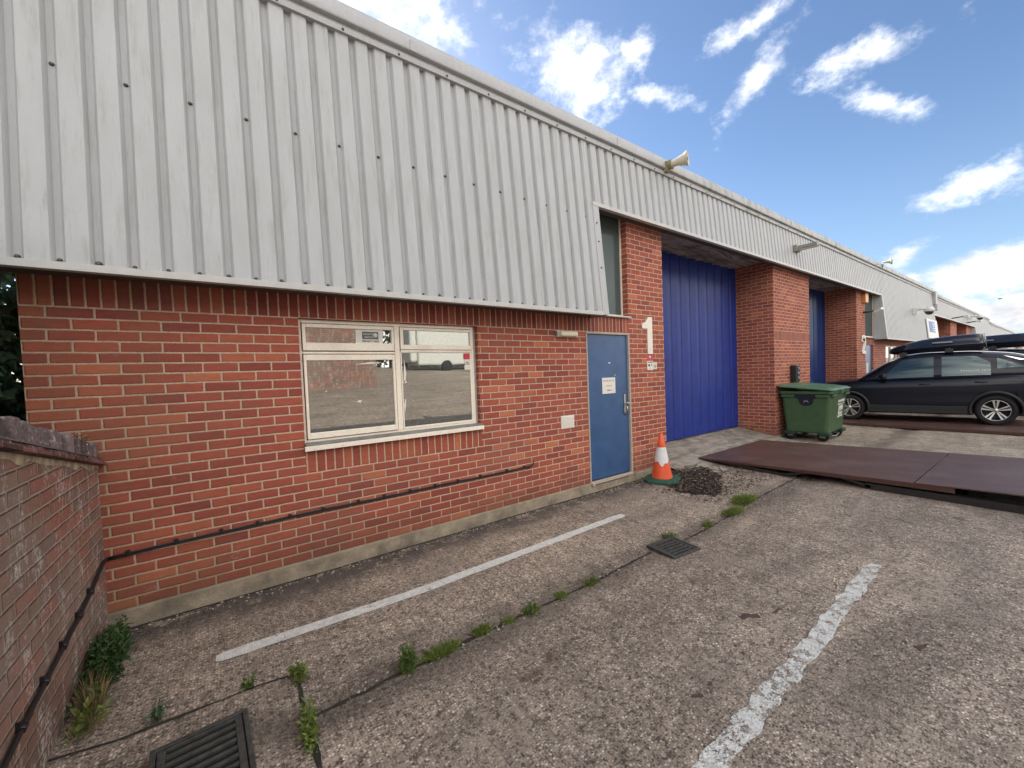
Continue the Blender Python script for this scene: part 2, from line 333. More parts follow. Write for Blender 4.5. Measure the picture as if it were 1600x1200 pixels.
def ground_nodes(t, P):
    """colour and height of the old exposed-aggregate concrete"""
    sx = t.node('ShaderNodeSeparateXYZ'); t.put(sx.inputs[0], P)
    Pd = t.vm('ADD', P, t.vm('SCALE', t.node('ShaderNodeTexNoise').outputs['Color'], sc=0.0))
    v1 = t.node('ShaderNodeTexVoronoi'); t.put(v1.inputs['Vector'], t.mapv(P, (1, 1.25, 1))); v1.inputs['Scale'].default_value = 68
    s1 = t.node('ShaderNodeSeparateColor'); t.put(s1.inputs[0], v1.outputs['Color'])
    st = t.ramp(s1.outputs[0], [(0, (.04, .034, .03)), (.28, (.13, .108, .094)), (.5, (.33, .275, .235)), (.75, (.58, .50, .43)), (.93, (.78, .70, .61)), (1, (.9, .85, .78))])
    stone = t.ss(v1.outputs['Distance'], .30, .62, 1., 0.)
    paste = t.mix(t.noise(P, 45, 5, .7), (.17, .145, .12), (.47, .40, .335))
    c = t.mix(t.m('MULTIPLY', stone, .8), paste, st)
    v2 = t.node('ShaderNodeTexVoronoi'); t.put(v2.inputs['Vector'], P); v2.inputs['Scale'].default_value = 36
    s2 = t.node('ShaderNodeSeparateColor'); t.put(s2.inputs[0], v2.outputs['Color'])
    peb = t.m('MULTIPLY', t.m('GREATER_THAN', s2.outputs[1], .70), t.ss(v2.outputs['Distance'], .14, .24, 1., 0.))
    c = t.mix(t.m('MULTIPLY', peb, .85), c, t.ramp(s2.outputs[0], [(0, (.10, .08, .06)), (.35, (.36, .27, .19)), (.7, (.55, .47, .38)), (1, (.72, .69, .64))]))
    # worn, smeared patches where the paste is smooth
    w = t.noise(P, 1.1, 6, .68); c = t.mix(t.m('MULTIPLY', t.ss(w, .50, .64), .55), c, (.30, .262, .222))
    w2 = t.noise(t.mapv(P, (.5, 1.6, 1)), 1.4, 7, .7, .6)
    c = t.mix(1., c, (1.0, .965, .91), 'MULTIPLY')
    lt = t.m('MULTIPLY', t.ss(sx.outputs[0], 8., 12.), t.ss(t.noise(P, .8, 4), .35, .6)); c = t.mix(t.m('MULTIPLY', lt, .5), c, (.52, .45, .34))
    c = t.mix(1., c, t.ramp(w2, [(.25, (.58, .56, .54)), (.5, (1., .99, .98)), (.75, (1.5, 1.46, 1.42))]), 'MULTIPLY')
    w4 = t.noise(P, 7, 5, .7); c = t.mix(1., c, t.ramp(w4, [(.28, (.74,)*3), (.7, (1.18,)*3)]), 'MULTIPLY')
    # rusty brown spill stains
    w3 = t.noise(t.vm('ADD', P, (4.3, 2, 0)), 2.4, 5, .75); c = t.mix(t.m('MULTIPLY', t.ss(w3, .62, .70), .7), c, (.075, .05, .038))
    c = t.mix(t.m('MULTIPLY', t.ss(t.noise(t.vm('ADD', P, (1.3, 7, 0)), 9, 4, .7), .66, .72), .7), c, (.06, .038, .03))
    # soot-dark moss along the wall and in the gutter
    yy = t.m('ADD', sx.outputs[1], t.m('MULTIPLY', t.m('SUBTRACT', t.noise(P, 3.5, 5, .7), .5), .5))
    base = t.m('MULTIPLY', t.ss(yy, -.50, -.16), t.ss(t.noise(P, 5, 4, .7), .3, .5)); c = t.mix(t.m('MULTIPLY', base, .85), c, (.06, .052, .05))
    gut = t.m('MULTIPLY', t.ss(t.m('ABSOLUTE', t.m('ADD', yy, 1.62)), .02, .26, 1, 0), .6); c = t.mix(gut, c, (.085, .07, .055))
    # drag grooves left by tamping, crossing the yard
    ridf = t.noise(t.mapv(P, (17, 2.6, 1)), 1.6, 5, .6, .8)
    h = t.m('ADD', t.m('MULTIPLY', stone, .55), t.m('MULTIPLY', peb, .9))
    h = t.m('ADD', h, t.m('MULTIPLY', t.noise(P, 60, 4, .7), .5)); h = t.m('ADD', h, t.m('MULTIPLY', ridf, 1.6))
    h = t.m('ADD', h, t.m('MULTIPLY', t.noise(P, 14, 5, .75), 1.3))
    c = t.mix(t.m('MULTIPLY', t.ss(ridf, .52, .36), .35), c, (.09, .072, .06))
    c = t.mix(t.m('MULTIPLY', t.ss(t.noise(P, 42, 4, .75), .53, .60), .75), c, (.05, .04, .034))
    return c, h
m, t, b = newmat('yard_concrete'); c, h = ground_nodes(t, t.pos())
t.put(b.inputs['Base Color'], c); b.inputs['Roughness'].default_value = .8; b.inputs['Specular IOR Level'].default_value = .35
t.put(b.inputs['Normal'], t.bump(h, .0055))
def paintmat(name, wear):
    m, t, b = newmat(name); P = t.pos(); c, h = ground_nodes(t, P)
    n1 = t.noise(P, 16, 6, .72); n2 = t.noise(P, 95, 3, .6); n3 = t.noise(P, 3.2, 4, .6)
    e = t.m('ADD', t.m('MULTIPLY', n1, .75), t.m('MULTIPLY', n2, .35)); e = t.m('ADD', e, t.m('MULTIPLY', n3, .35))
    mk = t.ss(e, wear, wear+.06)
    cr = t.ss(t.vor(t.vm('ADD', P, t.vm('SCALE', t.node('ShaderNodeTexNoise').outputs['Color'], sc=.0)), 9, feature='DISTANCE_TO_EDGE'), .0, .03)
    pc = t.mix(1., (.66, .66, .62), t.ramp(t.noise(P, 25, 5, .7), [(.3, (.72,)*3), (.7, (1.12,)*3)]), 'MULTIPLY')
    pc = t.mix(t.m('MULTIPLY', t.m('SUBTRACT', 1, cr), t.ss(t.noise(P, 6, 3), .5, .65)), pc, (.25, .23, .2))
    t.put(b.inputs['Base Color'], t.mix(mk, c, pc)); b.inputs['Roughness'].default_value = .75
    t.put(b.inputs['Normal'], t.bump(t.m('ADD', h, t.m('MULTIPLY', mk, .7)), .004))
paintmat('paint_line', .55); paintmat('paint_line_worn', .65)
simple('joint_dirt', (.030, .026, .020), .95, var=.5, scale=30, bump=.006, bscale=90)
simple('iron', (.075, .075, .068), .65, .4, var=.45, scale=25, bump=.003, bscale=120)
simple('black_void', (.004, .004, .004), .9, var=.1)

def peeling(name, base, under, amt, rough=.5):
    m, t, b = newmat(name); P = t.pos()
    n = t.noise(t.mapv(P, (1, 1, 1)), 9, 7, .78); n2 = t.noise(P, 60, 4, .7)
    c = t.mix(1., base, t.ramp(n2, [(.3, (.88,)*3), (.7, (1.06,)*3)]), 'MULTIPLY')
    c = t.mix(t.m('MULTIPLY', t.ss(n, 1-amt, 1-amt+.05), .85), c, under)
    c = t.mix(t.m('MULTIPLY', t.ss(t.noise(P, 3, 4), .5, .7), .25), c, (.5, .38, .26))
    t.put(b.inputs['Base Color'], c); b.inputs['Roughness'].default_value = rough; t.put(b.inputs['Normal'], t.bump(n2, .001))
peeling('cream_paint', (.88, .80, .67), (.36, .27, .2), .38)
simple('sill_grey', (.20, .20, .19), .7, var=.25, scale=12, bump=.002)
simple('frame_grey', (.42, .41, .38), .5, var=.15, scale=20)
def glassmat(name, fac, base=(.012, .014, .013), tint=(.9, .95, .9), rough=.015, wav=.0):
    m, t, b = newmat(name); P = t.pos()
    g = t.node('ShaderNodeBsdfGlossy'); g.inputs['Roughness'].default_value = rough; g.inputs['Color'].default_value = (*tint, 1)
    mx = t.node('ShaderNodeMixShader'); lw = t.node('ShaderNodeFresnel'); lw.inputs['IOR'].default_value = 1.5
    f = t.m('ADD', fac, t.m('MULTIPLY', lw.outputs[0], 1.-fac), clamp=True)
    t.put(mx.inputs[0], f); t.put(b.inputs['Base Color'], base); b.inputs['Roughness'].default_value = .6; b.inputs['Specular IOR Level'].default_value = 0
    t.l.new(b.outputs[0], mx.inputs[1]); t.l.new(g.outputs[0], mx.inputs[2]); t.l.new(mx.outputs[0], t.n['Material Output'].inputs[0])
    if wav: t.put(g.inputs['Normal'], t.bump(t.noise(P, 2.3, 2), wav))
    d = t.ss(t.noise(P, 28, 5, .75), .66, .72); 
    t.put(b.inputs['Base Color'], t.mix(t.m('MULTIPLY', d, .35), base, (.3, .28, .25)))
glassmat('window_glass', .33, (.05, .055, .05), (1, 1., .95), wav=.0004)
glassmat('tall_glass', .02, (.085, .105, .10), (.30, .34, .34), rough=.12, wav=.002)
glassmat('car_glass', .10, (.02, .028, .03), (.52, .62, .64), rough=.03)

def paintm(name, col, rough, var=.1, stain=None, sv=(1, 1, .3)):
    m, t, b = newmat(name); P = t.pos()
    c = t.mix(1., col, t.ramp(t.noise(P, 5, 5, .6), [(.3, (1-var,)*3), (.7, (1+var,)*3)]), 'MULTIPLY')
    if stain: c = t.mix(t.m('MULTIPLY', t.ss(t.noise(t.mapv(P, sv), 5, 6, .7), .52, .72), .5), c, stain)
    t.put(b.inputs['Base Color'], c); b.inputs['Roughness'].default_value = rough
    t.put(b.inputs['Normal'], t.bump(t.noise(P, 3, 3), .002))
paintm('door_blue', (.035, .09, .21), .36, .15, (.025, .085, .24))
paintm('shutter_blue', (.014, .034, .235), .38, .2, (.010, .018, .12))
paintm('shutter_navy', (.006, .03, .13), .28, .1)
simple('door_frame', (.40, .34, .28), .7, var=.25, scale=30, bump=.002)
simple('steel', (.55, .53, .48), .3, .9, var=.2)
simple('black_plastic', (.012, .012, .013), .45, var=.2)
simple('rubber', (.011, .011, .011), .8, var=.3, scale=20)
simple('white_paper', (.72, .69, .62), .7, var=.05)
simple('number_cream', (.74, .70, .60), .5, var=.05)
simple('sticker_red', (.5, .03, .045), .5, var=.1)
simple('ink', (.05, .05, .05), .7)
simple('grey_ink', (.35, .33, .30), .7)
simple('sticker_dark', (.085, .10, .08), .5)
simple('lamp_cream', (.60, .56, .44), .35, var=.12, scale=20)
simple('lamp_lens', (.74, .68, .50), .25, var=.05)
simple('lamp_grey', (.25, .24, .21), .5, var=.3, scale=15)
simple('horn_cream', (.66, .60, .45), .5, var=.15, scale=12)
simple('horn_lichen', (.24, .21, .12), .8, var=.4, scale=40)
simple('cone_orange', (.72, .095, .028), .45, var=.12, scale=12)
simple('cone_white', (.68, .68, .68), .4, var=.12, scale=25)
simple('cone_green', (.014, .075, .05), .6, var=.2, scale=12)
def rust_mat():
    m, t, b = newmat('ramp_steel'); P = t.pos()
    sx = t.node('ShaderNodeSeparateXYZ'); t.put(sx.inputs[0], P)
    n = t.noise(t.mapv(P, (1.6, .5, 1)), 2.2, 6, .65); n2 = t.noise(P, 70, 4, .7)
    c = t.ramp(n, [(.25, (.07, .036, .029)), (.5, (.105, .052, .041)), (.75, (.145, .072, .056))])
    c = t.mix(1., c, t.ramp(n2, [(.3, (.7,)*3), (.7, (1.3,)*3)]), 'MULTIPLY')
    c = t.mix(t.m('MULTIPLY', t.ss(t.noise(P, 1.3, 6, .7), .48, .66), .55), c, (.165, .115, .09)); c = t.mix(t.m('MULTIPLY', t.ss(t.noise(t.mapv(P, (9, .5, 1)), 3, 4, .7), .6, .7), .35), c, (.20, .17, .15))
    # chequer-plate lugs
    def lug(a, bb, o):
        ang = .785; 
        u = t.m('ADD', t.m('MULTIPLY', sx.outputs[0], 1/.036), o); v = t.m('ADD', t.m('MULTIPLY', sx.outputs[1], 1/.036), o)
        fu = t.m('SUBTRACT', t.m('FRACT', u), .5); fv = t.m('SUBTRACT', t.m('FRACT', v), .5)
        p = t.m('ADD', t.m('MULTIPLY', fu, a), t.m('MULTIPLY', fv, bb)); q = t.m('SUBTRACT', t.m('MULTIPLY', fv, a), t.m('MULTIPLY', fu, bb))
        return t.ss(t.m('ADD', t.m('MULTIPLY', t.m('MULTIPLY', p, p), 8), t.m('MULTIPLY', t.m('MULTIPLY', q, q), 90)), .5, 1., 1., 0.)
    h = t.m('MAXIMUM', lug(.707, .707, 0.), lug(.707, -.707, .5))
    c = t.mix(t.m('MULTIPLY', h, .25), c, (.20, .13, .12))
    t.put(b.inputs['Base Color'], c); b.inputs['Metallic'].default_value = .25
    t.put(b.inputs['Roughness'], t.lin(n2, .3, .7, .38, .62)); t.put(b.inputs['Normal'], t.bump(t.m('ADD', h, t.m('MULTIPLY', n2, .3)), .002))
rust_mat()
simple('ramp_edge', (.09, .042, .032), .65, .2, var=.3, scale=20, bump=.002)
simple('ramp_frame', (.028, .022, .022), .75, .2, var=.3, scale=20)
def foliage(name, a, bcol, trans=.3):
    m, t, b = newmat(name)
    oi = t.node('ShaderNodeNewGeometry').outputs['Random Per Island']
    c = t.mix(oi, a, bcol); t.put(b.inputs['Base Color'], c); b.inputs['Roughness'].default_value = .55
    tr = t.node('ShaderNodeBsdfTranslucent'); t.put(tr.inputs[0], c); mx = t.node('ShaderNodeMixShader'); mx.inputs[0].default_value = trans
    t.l.new(b.outputs[0], mx.inputs[1]); t.l.new(tr.outputs[0], mx.inputs[2]); t.l.new(mx.outputs[0], t.n['Material Output'].inputs[0])
foliage('ivy_leaf', (.035, .085, .042), (.085, .16, .08), .2)
foliage('weed_leaf', (.055, .105, .02), (.14, .21, .045))
foliage('nettle_leaf', (.02, .055, .012), (.06, .125, .03))
foliage('grass_leaf', (.095, .15, .025), (.25, .31, .07))
foliage('dry_grass', (.20, .15, .07), (.34, .26, .13))
foliage('tree_leaf', (.02, .045, .015), (.05, .085, .03), .15)
simple('bark', (.09, .065, .045), .9, var=.3)
simple('stem', (.10, .08, .03), .8)
foliage('litter_dark', (.018, .013, .010), (.09, .06, .04), .05)
foliage('litter_pale', (.16, .12, .09), (.30, .24, .18), .05)
simple('bin_green', (.05, .105, .045), .42, var=.12, scale=8)
simple('bin_dark', (.012, .04, .022), .5, var=.1)
simple('bin_lid', (.075, .165, .10), .35, var=.1)
simple('bin_navy', (.008, .010, .022), .5)
simple('galv', (.33, .33, .33), .5, .6, var=.2)
simple('car_paint', (.003, .0045, .012), .3, var=.05, coat=.28, spec=.3)
simple('car_plastic', (.009, .0095, .011), .5, var=.1)
simple('chrome', (.75, .75, .76), .15, 1., var=.03)
simple('alloy', (.62, .61, .58), .3, .7, var=.05)
simple('alloy_dark', (.02, .02, .022), .4)
simple('box_black', (.012, .014, .022), .18, var=.05, coat=.6)
simple('lamp_red', (.3, .01, .01), .2)
simple('amber', (.65, .28, .06), .4)
simple('sign_blue', (.06, .16, .40), .5)
simple('sign_white', (.66, .66, .62), .5)
simple('van_white', (.62, .62, .56), .5, var=.12, scale=8)
simple('roof_grey', (.2, .2, .2), .8)
simple('dark_glass', (.02, .025, .03), .2)

# ------------------------------------------------------------------ ground
def gz(x, y):
    z = -.13 - .022*math.exp(-((y+1.62)/.22)**2)*(1 if x > 1.2 else .4)
    z += .004*mnoise.noise(Vector((x*.9, y*.9, 0)))
    if y < -5.5: z += min(-5.5-y, 6.5)*.218+max(0, min(-12-y, 12))*.1
    return z
def axis(lo, hi, fine0, fine1, step, grow=1.25):
    a = [fine0+step*i for i in range(int((fine1-fine0)/step)+1)]
    s = step; x = a[0]
    left = []
    while x > lo: s *= grow; x -= s; left.append(x)
    s = step; x = a[-1]; right = []
    while x < hi: s *= grow; x += s; right.append(x)
    return left[::-1]+a+right
xs = axis(-400, 900, -.5, 9., .09, 1.12); ys = sorted(axis(-500, 600, -4.2, .3, .05, 1.12)+[-5.5, -12., -24.])
mb = MB(); V = [[mb.bm.verts.new((x, y, gz(x, y))) for y in ys] for x in xs]
for i in range(len(xs)-1):
    for j in range(len(ys)-1):
        f = mb.bm.faces.new((V[i][j], V[i+1][j], V[i+1][j+1], V[i][j+1])); f.smooth = True
tag(mb.build('ground', 'yard_concrete'), kind='structure')

def strip(name, pts, wfun, mat, lift=.004, jag=.006, step=.03, seed=0):
    """irregular strip of paint or dirt following the ground"""
    mb = MB(); rnd = random.Random(seed); L = []; acc = 0
    P = [Vector((*p, 0)) for p in pts]; samples = []
    for a, b in zip(P, P[1:]):
        n = max(2, int((b-a).length/step)); samples += [(a.lerp(b, k/n), (b-a).normalized()) for k in range(n)]
    samples.append((P[-1], (P[-1]-P[-2]).normalized())); N = len(samples); rows = []
    for i, (p, d) in enumerate(samples):
        w = wfun(i/(N-1)); nrm = Vector((-d.y, d.x, 0))
        q = Vector((seed*3.1, i*step, 0))
        a = w/2+jag*(mnoise.noise(q*9)+.35*mnoise.noise(q*30)); b_ = w/2+jag*(mnoise.noise(q*9+Vector((9, 0, 0)))+.35*mnoise.noise(q*30+Vector((9, 0, 0))))
        r = []
        for s_ in (1, .33, -.33, -1):
            c = p+nrm*(a if s_ > 0 else b_)*s_; r.append(mb.bm.verts.new((c.x, c.y, gz(c.x, c.y)+lift)))
        rows.append(r)
    for a, b_ in zip(rows, rows[1:]):
        for k in range(3): mb.bm.faces.new((a[k], a[k+1], b_[k+1], b_[k])).smooth = True
    return mb.build(name, mat)
taper = lambda w: (lambda u: w*min(1, .6+u*40, .6+(1-u)*30))
tag(strip('road_marking', [(.905, -.815), (2.2, -.965+.08), (4.70, -.85)], taper(.10), 'paint_line', jag=.007, seed=1), kind='structure')
tag(strip('road_marking', [(2.2, -3.02), (2.56, -2.975), (3.5, -2.97), (5.29, -2.925)], lambda u: .098*min(1, .4+u*20, .5+(1-u)*15), 'paint_line_worn', jag=.026, seed=2), kind='structure')
J = lambda pts, w, seed: tag(strip('ground_joint', pts, lambda u: w, 'joint_dirt', lift=.003, jag=w*.7, seed=seed), kind='structure')
J([(1.29, -1.63), (2.3, -1.61), (3.3, -1.63), (4.16, -1.60)], .022, 3); J([(4.56, -1.66), (5.2, -1.64), (6.3, -1.55), (7.85, -1.5), (8.6, -1.48)], .022, 4)
J([(.3, -1.16), (.55, -1.22), (1.1, -1.235), (1.285, -1.27)], .016, 5); J([(1.285, -1.2), (1.29, -1.62), (1.285, -2.6)], .02, 6)
simple('stain_brown', (.075, .048, .036), .9, var=.4, scale=40, bump=.004, bscale=90)
for pts_, w_, sd_ in (([(3.73, -2.58), (3.79, -2.61), (3.84, -2.66)], .04, 41), ([(3.96, -2.70), (4.04, -2.71)], .028, 42), ([(2.89, -2.73), (2.94, -2.76)], .03, 43), ([(3.02, -2.75), (3.05, -2.74)], .018, 44), ([(4.2, -3.34), (4.30, -3.37)], .016, 45)):
    tag(strip('ground_stain', pts_, lambda u, w_=w_: w_, 'stain_brown', lift=.0035, jag=w_*.9, step=.008, seed=sd_), kind='structure')
J([(.3, -.035), (3, -.036), (5.9, -.038), (6.9, -.04)], .035, 8)

# ------------------------------------------------------------------ building rows
def slant_y(z, zb=2.30, zt=4.66, yb=-.33, yt=-.12): return yb+(yt-yb)*(z-zb)/(zt-zb)
def rib_sheet(mb, x0, x1, zlo, zhi, dz=0., pitch=1/6., phase=.10):
    """box-profile steel sheet, valleys centred at phase+k*pitch"""
    pts = [(x0, 0)]; k = math.floor((x0-phase)/pitch)-1
    while phase+k*pitch < x1+pitch:
        c = phase+k*pitch
        for dx, d in ((-.037, 0), (-.020, .034), (.012, .034), (.028, 0)):
            if x0 < c+dx < x1: pts.append((c+dx, d))
        k += 1
    pts.append((x1, pts[-1][1]))
    lo = [mb.bm.verts.new((x, slant_y(zlo)+d, zlo+dz)) for x, d in pts]; hi = [mb.bm.verts.new((x, slant_y(zhi)+d, zhi+dz)) for x, d in pts]
    for i in range(len(pts)-1): mb.bm.faces.new((lo[i], lo[i+1], hi[i+1], hi[i]))
def trim_strip(mb, x0, x1, z, dz, h=.045, outw=.012, depth=.05):
    y = slant_y(z)
    a = [(y-outw, z-.028), (y-outw-.002, z-.028+h), (y+depth, z-.028+h-.012), (y+depth, z-.028)]
    for i in range(4):
        p, q = a[i], a[(i+1) % 4]
        mb.poly([(x0, p[0], p[1]+dz), (x1, p[0], p[1]+dz), (x1, q[0], q[1]+dz), (x0, q[0], q[1]+dz)])
    for x in (x0, x1): mb.poly([(x, p[0], p[1]+dz) for p in a])
def screw_mesh():
    mb = MB(); mb.lathe([(.0, -.012), (.0085, -.011), (.0095, -.006), (.0095, -.001), (.014, 0.), (.0001, .001)], (0, 0, 0), (0, 1, 0), 8)
    o = mb.build('screw', 'galv_dark', uv=False); me = o.data; bpy.data.objects.remove(o); return me
simple('galv_dark', (.13, .125, .115), .5, .6, var=.3, scale=60)
SCREW = screw_mesh()
def screw(x, z, y, parent, s=1.):
    o = bpy.data.objects.new('screw', SCREW); COL.objects.link(o); o.location = (x, y, z); o.scale = (s, s, s); o.parent = parent

def cap(parent, x0, x1, dz):
    prof = [(-.118, 4.585), (-.150, 4.588), (-.155, 4.632), (-.138, 4.655), (-.138, 4.668), (-.176, 4.672), (-.18, 4.69), (-.176, 4.78), (-.155, 4.835), (-.10, 4.872), (.6, 5.0), (6., 5.6), (6., 4.4), (.3, 4.4), (.3, 4.585)]
    mb = MB(); A = [mb.bm.verts.new((x0, y, z+dz)) for y, z in prof]; 
    xs_ = [x0]
    while xs_[-1]+3 < x1: xs_.append(xs_[-1]+3)
    xs_.append(x1)
    rings = [A]+[[mb.bm.verts.new((x, y, z+dz)) for y, z in prof] for x in xs_[1:]]
    for A_, B_ in zip(rings, rings[1:]):
        for i in range(len(prof)):
            f = mb.bm.faces.new((A_[i], A_[(i+1) % len(prof)], B_[(i+1) % len(prof)], B_[i])); f.smooth = 5 <= i <= 9
    mb.bm.faces.new(rings[0]); mb.bm.faces.new(rings[-1][::-1])
    o = mb.build('roof_cap', 'cap_metal', parent)
    for x in xs_[1:-1]:
        m2 = MB(); m2.box(x-.035, x+.035, -.184, -.17, 4.676+dz, 4.775+dz); m2.build('cap_joint', 'cap_metal', o)
    return o

def window_frame(root, x0, x1, z0, z1, y=.055, mull=.5, full=True):
    fr = MB(); w = .042
    fr.box(x0, x0+w, y-.01, y+.05, z0, z1); fr.box(x1-w, x1, y-.01, y+.05, z0, z1)
    fr.box(x0+w, x1-w, y-.01, y+.05, z1-.035, z1); fr.box(x0+w, x1-w, y-.01, y+.05, z0, z0+.04)
    xm = x0+(x1-x0)*mull; fr.box(xm-.026, xm+.026, y-.012, y+.05, z0+.04, z1-.035)
    return fr, xm

def unit_block(name, x_off, ext, dz, office, label, detail):
    pass

def build_block(spec):
    """spec: x0,x1, dz, offices[(xa,xb,side)], shutters, piers ..."""
    root = empty('industrial_building', (spec['x0'], 0, 0)); tag(root, spec['label'], 'building', spec.get('group'))
    bpy.context.view_layer.update()
    inv = Matrix.Translation((-spec['x0'], 0, 0))
    dz = spec['dz']; zs = 3.88
    def P(o, par=None):
        o.parent = par or root
        if par is None: o.matrix_parent_inverse = inv
        return o
    # --- brickwork, one mesh for the walls with holes left for openings
    wb = MB(); sold = lambda k: 1 if k == 2 else 0; last = None
    for (a, b_, z0, z1, y1, kind) in sorted(spec['walls'], key=lambda q: (q[0] if q[4] >= 1 else (0 if q[0] < 6 else 17.9 if not spec.get('far') else 1e3+(q[0] > spec['x0']+9)*10))):
        key = a if y1 >= 1 else ('w', a > 6+spec['x0'])
        if last is not None and key != last:
            P(wb.build('brick_pier' if not isinstance(last, tuple) else 'brick_wall', ['brick_red', 'brick_soldier', 'brick_soldier_sill'])); wb = MB()
        last = key
        if kind == 'S': wb.box(a, b_, 0, y1, z0, z1, mf=sold)
        elif kind == 'W': wb.box(a, b_, 0, y1, z0, z1, mf=lambda k: 2 if k == 2 else 0)
        else: wb.box(a, b_, 0, y1, z0, z1)
    P(wb.build('brick_pier' if not isinstance(last, tuple) else 'brick_wall', ['brick_red', 'brick_soldier', 'brick_soldier_sill']))
    wb = MB()
    for (a, b_, c, d, z0, z1) in spec.get('extra', []): wb.box(a, b_, c, d, z0, z1)
    if spec.get('extra'): P(wb.build('gable_wall', ['brick_red']))
    # --- plinth
    if spec.get('plinths'):
        for (a, b_, z0, z1) in spec['plinths']:
            pl = MB(); pl.box(a, b_, -.028, .2, z0, z1); P(pl.build('plinth', 'plinth_concrete', bevel=.006))
    # --- shutters with concrete lintel soffit and apron
    for (a, b_, mat, step, zb0) in spec['shutters']:
        sh = MB(); n = max(2, round((b_-a)/step)); st = (b_-a)/n; zt = zs-.004
        prof = []
        for k in range(n):
            x = a+k*st; prof += [(x, .905), (x+.02, .885), (x+st*.48, .862), (x+st*.52, .846), (x+st-.03, .808), (x+st-.006, .804), (x+st-.002, .90)]
        prof.append((b_, .905))
        lo = [sh.bm.verts.new((x, y, zb0)) for x, y in prof]; hi = [sh.bm.verts.new((x, y, zt)) for x, y in prof]
        for i in range(len(prof)-1): sh.bm.faces.new((lo[i], lo[i+1], hi[i+1], hi[i]))
        if not spec.get('far'):
            for k in range(n):
                x = a+k*st+.01; sh.box(x, x+st-.02, .812, .875, zb0-.0, zb0+.012)
        o = P(sh.build('shutter_door', mat))
        if mat == 'shutter_navy' and not spec.get('far'):
            h = MB(); h.box(b_-1.52, b_-1.34, .80, .83, 1.335, 1.365); P(h.build('handle', 'steel'), o)
        so = MB(); so.box(a, b_, -.125, .98, zs, zs+.16); P(so.build('lintel_soffit', 'soffit_concrete'))
        bk = MB(); bk.box(a, b_, .97, 1.0, -.2, zs); P(bk.build('door_recess', 'black_void'))
        if not spec.get('far'):
            ap = MB(); N = 12
            for i in range(N):
                y0_, y1_ = -.62+1.58*i/N, -.62+1.58*(i+1)/N
                zf = lambda y: max(gz(9, y)+.004, -.128+.215*max(0, (y+.45)/1.35)**1.1)
                for j in range(6):
                    xa, xb = a+(b_-a)*j/6, a+(b_-a)*(j+1)/6
                    ap.poly([(xa, y0_, zf(y0_)), (xb, y0_, zf(y0_)), (xb, y1_, zf(y1_)), (xa, y1_, zf(y1_))], smooth=True)
            ap.poly([(a, -.62, -.2), (b_, -.62, -.2), (b_, -.62, -.12), (a, -.62, -.12)])
            tag(ap.build('path', 'apron_concrete'), kind='structure')
    # --- cladding: low sheets over offices, high sheets over openings
    cl = MB(); tr = MB(); sf = MB(); ck = MB()
    for (a, b_, z) in spec['clad']:
        rib_sheet(cl, a, b_, z, 4.60, dz); trim_strip(tr, a, b_, z, dz)
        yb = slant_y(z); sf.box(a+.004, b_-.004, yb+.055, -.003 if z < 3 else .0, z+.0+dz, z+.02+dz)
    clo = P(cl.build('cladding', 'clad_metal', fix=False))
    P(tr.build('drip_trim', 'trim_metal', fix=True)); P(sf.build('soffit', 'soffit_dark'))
    for (x, side) in spec['cheeks']:
        ck = MB()   # plain folded end pieces, closing the slanted sheet to the wall
        z0, z1 = 2.28, 3.76
        ck.poly([(x, slant_y(z0)-.006, z0+dz), (x, 0, z0+dz), (x, .0, z1+dz), (x, slant_y(z1)-.006, z1+dz)])
        xa = x-.115*side
        A = [(x, slant_y(z0)-.006, z0+dz), (x, slant_y(z1)-.006, z1+dz), (xa, slant_y(z1)-.006, z1+dz), (xa, slant_y(z0)-.006, z0+dz)]
        ck.poly(A); ck.poly([(xa, slant_y(z0)-.006, z0+dz), (xa, slant_y(z1)-.006, z1+dz), (xa, slant_y(z1)+.004, z1+dz), (xa, slant_y(z0)+.004, z0+dz)]); P(ck.build('end_flashing', 'clad_metal'))
    cp = P(cap(None, spec['x0']-(.34 if spec['first'] else 0), spec['x1'], dz))
    # back wall / roof body
    bd = MB(); bd.box(spec['x0']+.02, spec['x1']-.02, 1.0, 12, -.2, 4.45+dz); 
    bd.box(spec['x0']+.02, spec['x1']-.02, .02, 1.0, 4.06, 4.40+dz); P(bd.build('rear_wall', 'brick_red'))
    return root, clo, P

# block 1 : units 1 and 2
W1 = [(0, 1.565, 0, 2.1, .25, ''), (1.565, 3.345, 0, .75, .25, ''), (1.565, 3.345, .75, .975, .25, 'W'), (3.345, 5.06, 0, 2.1, .25, ''),
      (0, 5.99, 2.1, 2.325, .25, 'S'), (0, 5.30, 2.325, 3.9, .25, ''), (5.99, 6.87, -.15, 3.88, 1.0, ''),
      (11.07, 13.18, -.10, 2.1, 1.0, ''), (11.07, 13.18, 2.1, 2.325, 1.0, 'S'), (11.07, 13.18, 2.325, 3.88, 1.0, ''),
      (17.1, 18.0, -.15, 3.88, 1.0, ''), (18.92, 20.5, 0, 2.1, .25, ''), (20.5, 22.3, 0, .975, .25, ''), (22.3, 28.05, 0, 2.1, .25, ''), (18.0, 28.05, 2.1, 2.325, .25, 'S'), (18.97, 28.05, 2.325, 3.9, .25, '')]
